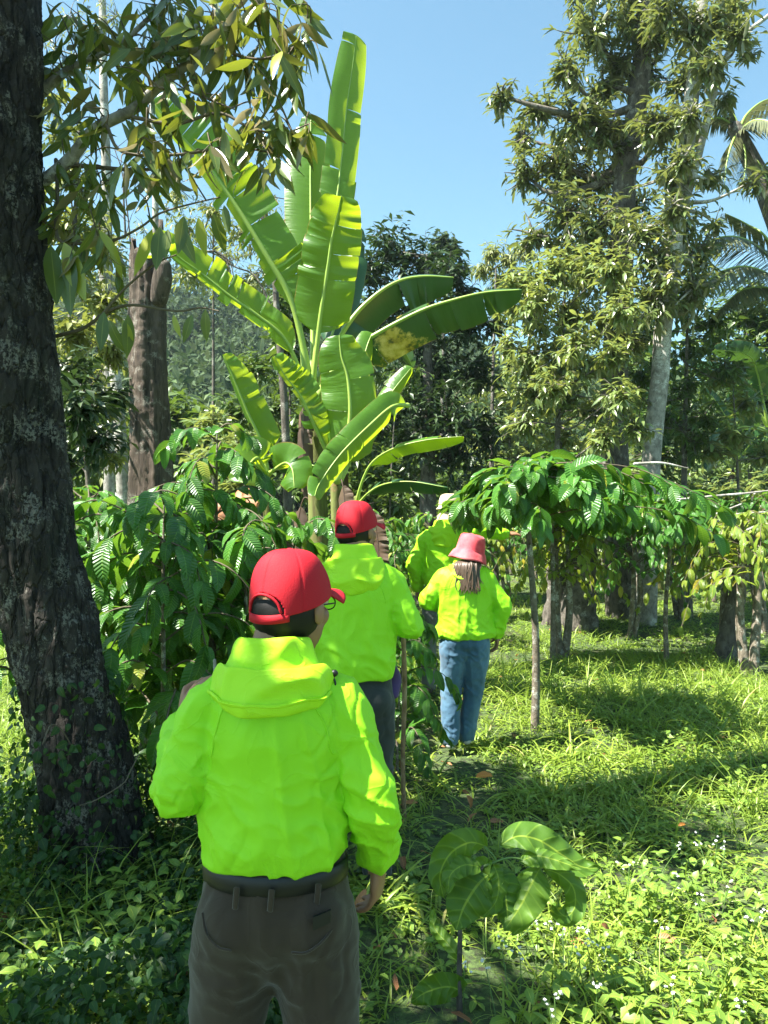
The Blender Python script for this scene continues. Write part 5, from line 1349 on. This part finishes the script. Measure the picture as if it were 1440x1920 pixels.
    jk = th.part('jacket', (W(V), F), M['jacket'])
    hv, hf = hood_geo(drop=hood_drop, seed=seed)
    ho = th.part('hood', (W(hv), hf), M['hood'], parent=jk)
    m = ho.modifiers.new('s', 'SOLIDIFY'); m.thickness = .004; m = ho.modifiers.new('b', 'SUBSURF'); m.levels = 1; m.render_levels = 1
    # back seam and raglan seams
    for sd in (-1, 1):
        cp = catmull([(sd*.060,-.10,1.43),(sd*.100,-.10,1.37),(sd*.135,-.10,1.30),(sd*.145,-.09,1.25)], 10)
        # press the seam onto the cloth
        sp = A([V[np.argmin((V[:, 0]-p[0])**2+(V[:, 2]-p[2])**2+.02*np.abs(V[:, 1]+.13))] for p in cp]); 
        for _ in range(6): sp[1:-1] = sp[1:-1]*.5+sp[:-2]*.25+sp[2:]*.25
        dg = tube(sp[1:-1], .0022, 6, 3); th.part('seam', (W(dg[0]), dg[1]), M['jacket'], parent=jk)
    # --- trousers
    tr = [tube([(0,0,.80+hipz),(0,-.005,.86+hipz),(0,0,.94+hipz),(0,0,1.0+hipz)], A([.135,.165,.160,.150])*hipx, 30, 4, ry=A([.10,.125,.115,.108]), ref=(0,1,0))]
    jn2 = []
    for sd in (-1, 1):
        kn, an = A(legs[sd][0], float), A(legs[sd][1], float); hp = A([sd*.082*hipx, -.005, .84+hipz])
        tr.append(tube([hp, hp*.5+kn*.5, kn, kn*.45+an*.55, an+A([0,0,-.005])], A([.098,.088,.072,.068,.066])*legr, 22, 6, ry=A([.108,.092,.074,.070,.068])*legr, ref=(0,1,0)))
        tr.append(ellipsoid((sd*.078*hipx,-.052,.865+hipz),(.088,.082,.095), 18, 12))
        jn2 += [(kn, .11), (an+A([0,0,.07]), .10), (A([sd*.08,-.1,.76+hipz]), .09)]
    V, F, Nn = remesh([p[:2] for p in tr], .009, 5)
    V = wrinkle(V, Nn, jn2, 1.25, seed*2.1+5, 1.3, .55)
    tro = th.part('trousers', (W(V), F), M[trouser])
    if belt:
        n = 72; az = np.arange(n)/n*2*math.pi; rows = []
        for (r, z) in ((.000,.946),(.004,.949),(.005,.968),(.004,.986),(.0,.990)):
            rows.append(np.stack([(.1585*hipx+r)*np.cos(az), (.1145+r)*np.sin(az), np.full(n, z+hipz)], -1))
        i = np.arange(4)[:, None]*n; j = np.arange(n)[None]; j2 = (j+1) % n
        th.part('belt', (W(A(rows).reshape(-1, 3)), np.stack([i+j, i+j2, i+n+j2, i+n+j], -1).reshape(-1, 4)), M['black'])
        for bx in (-.068, .008, .105):
            yy = -.128*math.sqrt(max(0, 1-(bx/.175)**2))
            g = tube([(bx-.003, yy-.001, .925), (bx, yy-.006, .95), (bx+.002, yy-.006, .972)], .0065, 8, 4, ry=.0022, ref=(0,1,0))
            th.part('belt_loop', (W(g[0]+A([0,0,hipz])), g[1]), M['trousers'], parent=tro)
        for sd, pts in ((-1, [(-.148,-.088,.925),(-.135,-.112,.895),(-.105,-.135,.878),(-.075,-.145,.876)]), (1, [(.055,-.146,.872),(.085,-.145,.872),(.12,-.125,.888),(.15,-.088,.915)])):
            g = tube(pts, .0028, 6, 5); th.part('pocket_edge', (W(g[0]+A([0,0,hipz-.026])), g[1]), M['trousers'], parent=tro)
        g = tube([(.105,-.139,.906),(.139,-.115,.914)], .0012, 4, 2)
        P4 = A([(.098,-.138,.890),(.134,-.118,.897),(.134,-.118,.923),(.098,-.137,.917)]); q = A([0,-.004,0])
        th.part('pocket_patch', (W(np.concatenate([P4+q, P4-q])+A([0,0,hipz])), A([[0,1,2,3],[0,4,5,1],[1,5,6,2],[2,6,7,3],[3,7,4,0]])), M['black'], parent=tro, smooth=False)
        g = tube([(0.0,-.112,.945),(0.0,-.118,.90),(0,-.115,.86)], .0014, 5, 4); th.part('seam', (W(g[0]+A([0,0,hipz])), g[1]), M['black'], parent=tro)
    # --- shoes
    for sd in (-1, 1):
        an = A(legs[sd][1], float); z0 = an[2]-.075
        v1 = tube([an+A([0,-.035,-.045]), an+A([sd*.008,.05,-.048]), an+A([sd*.018,.135,-.056])], [.038,.043,.034], 14, 5, ry=[.036,.034,.022], ref=(0,0,1))
        v2 = tube([an+A([0,0,-.03]), an+A([0,0,.02])], .040, 12, 3)
        V, F, _ = remesh([v1[:2], v2[:2]], .007, 3); th.part('shoe', (W(V), F), M[shoe])
    # --- hair
    if hair == 'long':
        g = Geo(); r = np.random.default_rng(seed)
        v, f = ellipsoid((0,-.020,.0),(.080,.090,.095)); g.add(Hd(v), f)
        for q in range(150):
            ph = r.uniform(-1.55, 1.55); ll = r.uniform(.22, .31)
            x0 = .078*math.sin(ph); y0 = -.082*math.cos(ph)-.02
            x1 = x0*.95+r.normal(0, .012); wv = r.normal(0, .010)
            g.add(Hd(A(tube([(x0*.9, y0*.9, .02), (x0*1.03, y0*1.10, -.05), (x1*1.15+wv, y0*1.2-.05, -.11), (x1*1.25-wv, y0*.9-.085, -.02-ll*.8), (x1*1.5+r.normal(0,.012), y0*.9-.088, -.02-ll)], [.009,.009,.008,.006,.0015], 6, 5)[0])), tube([(0,0,0),(0,0,1),(0,0,2),(0,0,3),(0,0,4)], .01, 6, 5)[1])
        th.part('hair', g, M['brown_hair'])
    else:
        v, f = ellipsoid((0,-.022,-.002),(.0795,.086,.082), 48, 30)
        for i in range(len(v)): v[i] += nrm(v[i])*(.0028*noise.noise(Vector(v[i]*55))+.0012*noise.noise(Vector((v[i][0]*220, v[i][1]*220, v[i][2]*60))))
        th.part('hair', (Hd(v), f), M['hair'])
    # --- hats
    if hat == 'cap':
        dome, strap, edge, brim, btn = cap_geo()
        c = th.part('cap', (Hd(dome[0]), dome[1]), M['red']); mm = c.modifiers.new('s', 'SOLIDIFY'); mm.thickness = .0022
        for nme, q in (('strap', strap), ('opening_edge', edge), ('brim', brim), ('button', btn)):
            o = th.part(nme, (Hd(q[0]), q[1]), M['red'], parent=c)
            if nme in ('strap', 'brim'): mm = o.modifiers.new('s', 'SOLIDIFY'); mm.thickness = .003 if nme == 'brim' else .002
    elif hat == 'bucket':
        v, f = revolve([(.001,.134),(.04,.135),(.066,.130),(.080,.118),(.086,.09),(.090,.06),(.093,.035),(.094,.028),(.104,.016),(.114,-.004),(.122,-.026),(.126,-.036)], 72, 1.0, 1.08, .05, .0)
        v = v*A([1.2,1.2,1.22]) @ rotx(-.05).T @ A([[math.cos(.2),0,math.sin(.2)],[0,1,0],[-math.sin(.2),0,math.cos(.2)]]).T-A([0,0,.02])
        c = th.part('bucket_hat', (Hd(v), f), M['red_hat']); mm = c.modifiers.new('s', 'SOLIDIFY'); mm.thickness = .003
        v, f = revolve([(.0935,.036),(.0945,.034),(.0945,.029),(.0935,.027)], 60, 1.0, 1.08, .05); th.part('hat_seam', (Hd(v*A([1.2,1.2,1.22]) @ rotx(-.05).T @ A([[math.cos(.2),0,math.sin(.2)],[0,1,0],[-math.sin(.2),0,math.cos(.2)]]).T-A([0,0,.02])), f), M['red_hat'], parent=c)
    else:
        v, f = revolve([(.001,.140),(.05,.139),(.075,.125),(.088,.09),(.093,.05),(.094,.03),(.106,.020),(.118,.008)], 60, 1.0, 1.08, .02)
        c = th.part('sun_hat', (Hd(v), f), M['beige']); mm = c.modifiers.new('s', 'SOLIDIFY'); mm.thickness = .003
        n = 40; a = np.linspace(-1.7, 1.7, n); rows = [np.stack([r*np.sin(a), -r*1.08*np.cos(a), np.full(n, z)+.004*np.sin(a*9)], -1)*A([1,1,1]) for r, z in ((.095,.03),(.099,-.03),(.108,-.09),(.125,-.15))]
        rows = A(rows); rows[2:, :, 0] *= 1+.05*np.sin(a*9); i = np.arange(3)[:, None]*n; j = np.arange(n-1)[None]
        o = th.part('neck_flap', (Hd(rows.reshape(-1, 3)), np.stack([i+j, i+n+j, i+n+j+1, i+j+1], -1).reshape(-1, 4)), M['beige'], parent=c); mm = o.modifiers.new('s', 'SOLIDIFY'); mm.thickness = .003
    return th, W, Hd, jk

def make_people():
    # nearest man
    th, W, Hd, jk = person('nearest man, back turned, in red cap, neon green jacket and grey trousers with black belt', -.232, 1.66, .935, 1.0,
        {-1: [(-.214,-.03,1.165), (-.262,.20,1.255)], 1: [(.222,-.02,1.135), (.236,.085,.955)]},
        {-1: [(-.15,.7,.6), (-1,-.2,.1), (0,-.5,.8), 1.0], 1: [(-.05,.12,-1), (1,-.3,0), (0,1,.1), .42]},
        {-1: [(-.128,.03,.48), (-.16,-.02,.09)], 1: [(.118,.0,.48), (.125,.06,.09)]},
        headyaw=-.53, headpitch=-.03, hem=1.0, wx=.96, belt=True, hipz=.012, seed=1, voxel=.0052, hood_drop=.042, headoff=(.035,0.0), headz=-.028, hipx=1.02, legr=1.05)
    for sd, pts in ((1, [(.072,.082,.008),(.080,.03,.012),(.082,-.01,.006)]), (-1, [(-.072,.082,.008),(-.080,.03,.012),(-.082,-.01,.006)])):
        pass
    g = Geo()
    for sd in (-1, 1):
        v = tube([(sd*.060,.088,.008),(sd*.074,.055,.010),(sd*.079,.0,.008),(sd*.083,-.012,-.002)], .0019, 6, 3); g.add(Hd(v[0]), v[1])
        a = np.linspace(0, 2*math.pi, 19); ring = [(sd*.034+.023*math.cos(q), .095-.10*abs(.024*math.cos(q))**1.2, .008+.017*math.sin(q)) for q in a]
        v = tube(ring, .0016, 5, 1, cap=False); g.add(Hd(v[0]), v[1])
    v = tube([(-.012,.102,.012),(0,.106,.015),(.012,.102,.012)], .0016, 5, 3); g.add(Hd(v[0]), v[1])
    th.part('glasses', g, M['black'])
    g = Geo()
    v = tube([(.118,-.028,1.432),(.128,-.040,1.430),(.136,-.046,1.422)], .0045, 8, 3); g.add(W(v[0]), v[1])
    v = tube([(.132,-.046,1.424),(.140,-.05,1.405),(.134,-.05,1.395)], .0022, 6, 3); g.add(W(v[0]), v[1]); v = ellipsoid((.137,-.048,1.428),(.009,.007,.008), 12, 8); g.add(W(v[0]), v[1])
    th.part('cord_toggle', g, M['black'], parent=jk)
    # folded umbrella shaft / thin rod held in front of him
    w = W(A([(-.20,.27,1.40), (-.175,.25,.80)]))
    single('thin_rod', tube([w[0], w[1]], .004, 8, 2), M['bark_pale'], 'thin pale rod held upright in the left hand of the nearest man', 'rod', loc=(w[1][0], w[1][1], w[1][2]))
    # second man
    th, W, Hd, jk = person('second man in red cap and neon green jacket walking with a wooden stick', -.133, 3.5, 1.02, 1.06,
        {-1: [(-.235,.0,1.12), (-.19,.22,1.14)], 1: [(.240,.0,1.155), (.250,.20,1.12)]},
        {-1: [(.1,1,.1), (-1,0,0), (0,.2,1), .7], 1: [(-.05,1,.05), (1,.1,0), (0,0,1), 1.15]},
        {-1: [(-.09,.05,.50), (-.095,.04,.09)], 1: [(.095,.0,.50), (.10,-.03,.09)]},
        headyaw=-.62, headpitch=.0, hem=.915, hipz=-.05, trouser='dark_trousers', seed=4, voxel=.008, hood_drop=.10, headoff=(.01,0.01), headz=-.03)
    g = Geo(); v = W(A([(.165,.03,.98),(.175,.06,.90),(.165,.03,.83)]))
    g.add(*tube(v, [.010,.035,.030], 12, 5, ry=[.008,.02,.016], ref=(0,1,0)))
    single('small_bag', g, M['purple'], 'small dark purple bag hanging at the right hip of the second man', 'bag', loc=tuple(v[0]))
    w = W(A([(.250-.030,.200+.085,1.19)]))[0]; ft = A([.113, 4.25, -.03])
    d = nrm(ft-w)
    single('walking_stick', tube([w, w*.66+ft*.34+A([.006,0,0]), w*.33+ft*.67-A([.006,0,0]), ft], [.0115,.0125,.012,.0125], 12, 8), M['wood'], 'straight brown wooden walking stick held by the second man', 'walking stick', loc=(ft[0], ft[1], 0))
    # woman
    person('woman in red bucket hat, loose neon jacket and blue jeans, long brown hair', .575, 5.5, .90, 1.22,
        {-1: [(-.285,.02,1.17), (-.20,.20,1.10)], 1: [(.285,-.01,1.12), (.262,.05,.885)]},
        {-1: [(.3,.9,.0), (-1,0,.2), (0,.2,1), .6], 1: [(0,.1,-1), (1,0,0), (0,1,0), .4]},
        {-1: [(-.105,.02,.46), (-.12,-.04,.09)], 1: [(.075,.04,.46), (.02,.08,.09)]},
        headyaw=-.3, headpitch=-.08, hem=.865, wx=1.04, trouser='jeans', hat='bucket', hair='long', shoe='shoe', seed=7, voxel=.010, hood_drop=.07, hipx=1.12, legr=1.12, hipz=-.02, gz=.05, headoff=(.035,0), headz=-.055)
    # pointing man
    person('man in a beige sun hat and neon jacket pointing to the right with outstretched arm', .535, 6.95, 1.03, 1.1,
        {-1: [(-.25,.0,1.13), (-.22,.10,.90)], 1: [(.35,.06,1.40), (.57,.16,1.385)]},
        {-1: [(0,.3,-1), (-1,0,0), (0,1,0), .4], 1: [(1,.25,.05), (0,-.3,1), (0,1,0), .25]},
        {-1: [(-.13,.02,.49), (-.13,-.03,.09)], 1: [(.09,.05,.49), (.10,.08,.09)]},
        headyaw=-.35, hem=.95, trouser='grey_trousers', hat='sun', seed=9, voxel=.010, hood_drop=.12, gz=.12, headoff=(.055,0))
make_people()

# ------------------------------------------------------------------ the air
def haze(density):
    x0, x1, y0, y1, z0, z1 = -210, 230, -45, 270, -2.5, 75
    V = A([(x, y, z) for z in (z0, z1) for y in (y0, y1) for x in (x0, x1)], float)
    F = A([(0,2,3,1),(4,5,7,6),(0,1,5,4),(2,6,7,3),(0,4,6,2),(1,3,7,5)])
    m, t = nt('thin_air'); p = N_(t, 'ShaderNodeVolumePrincipled')
    p.inputs['Color'].default_value = (.75, .88, 1.0, 1); p.inputs['Density'].default_value = density; p.inputs['Anisotropy'].default_value = .3
    o = N_(t, 'ShaderNodeOutputMaterial'); t.links.new(p.outputs[0], o.inputs['Volume'])
    single('haze', (V, F), m, kind='stuff', smooth=False)
haze(.0004)
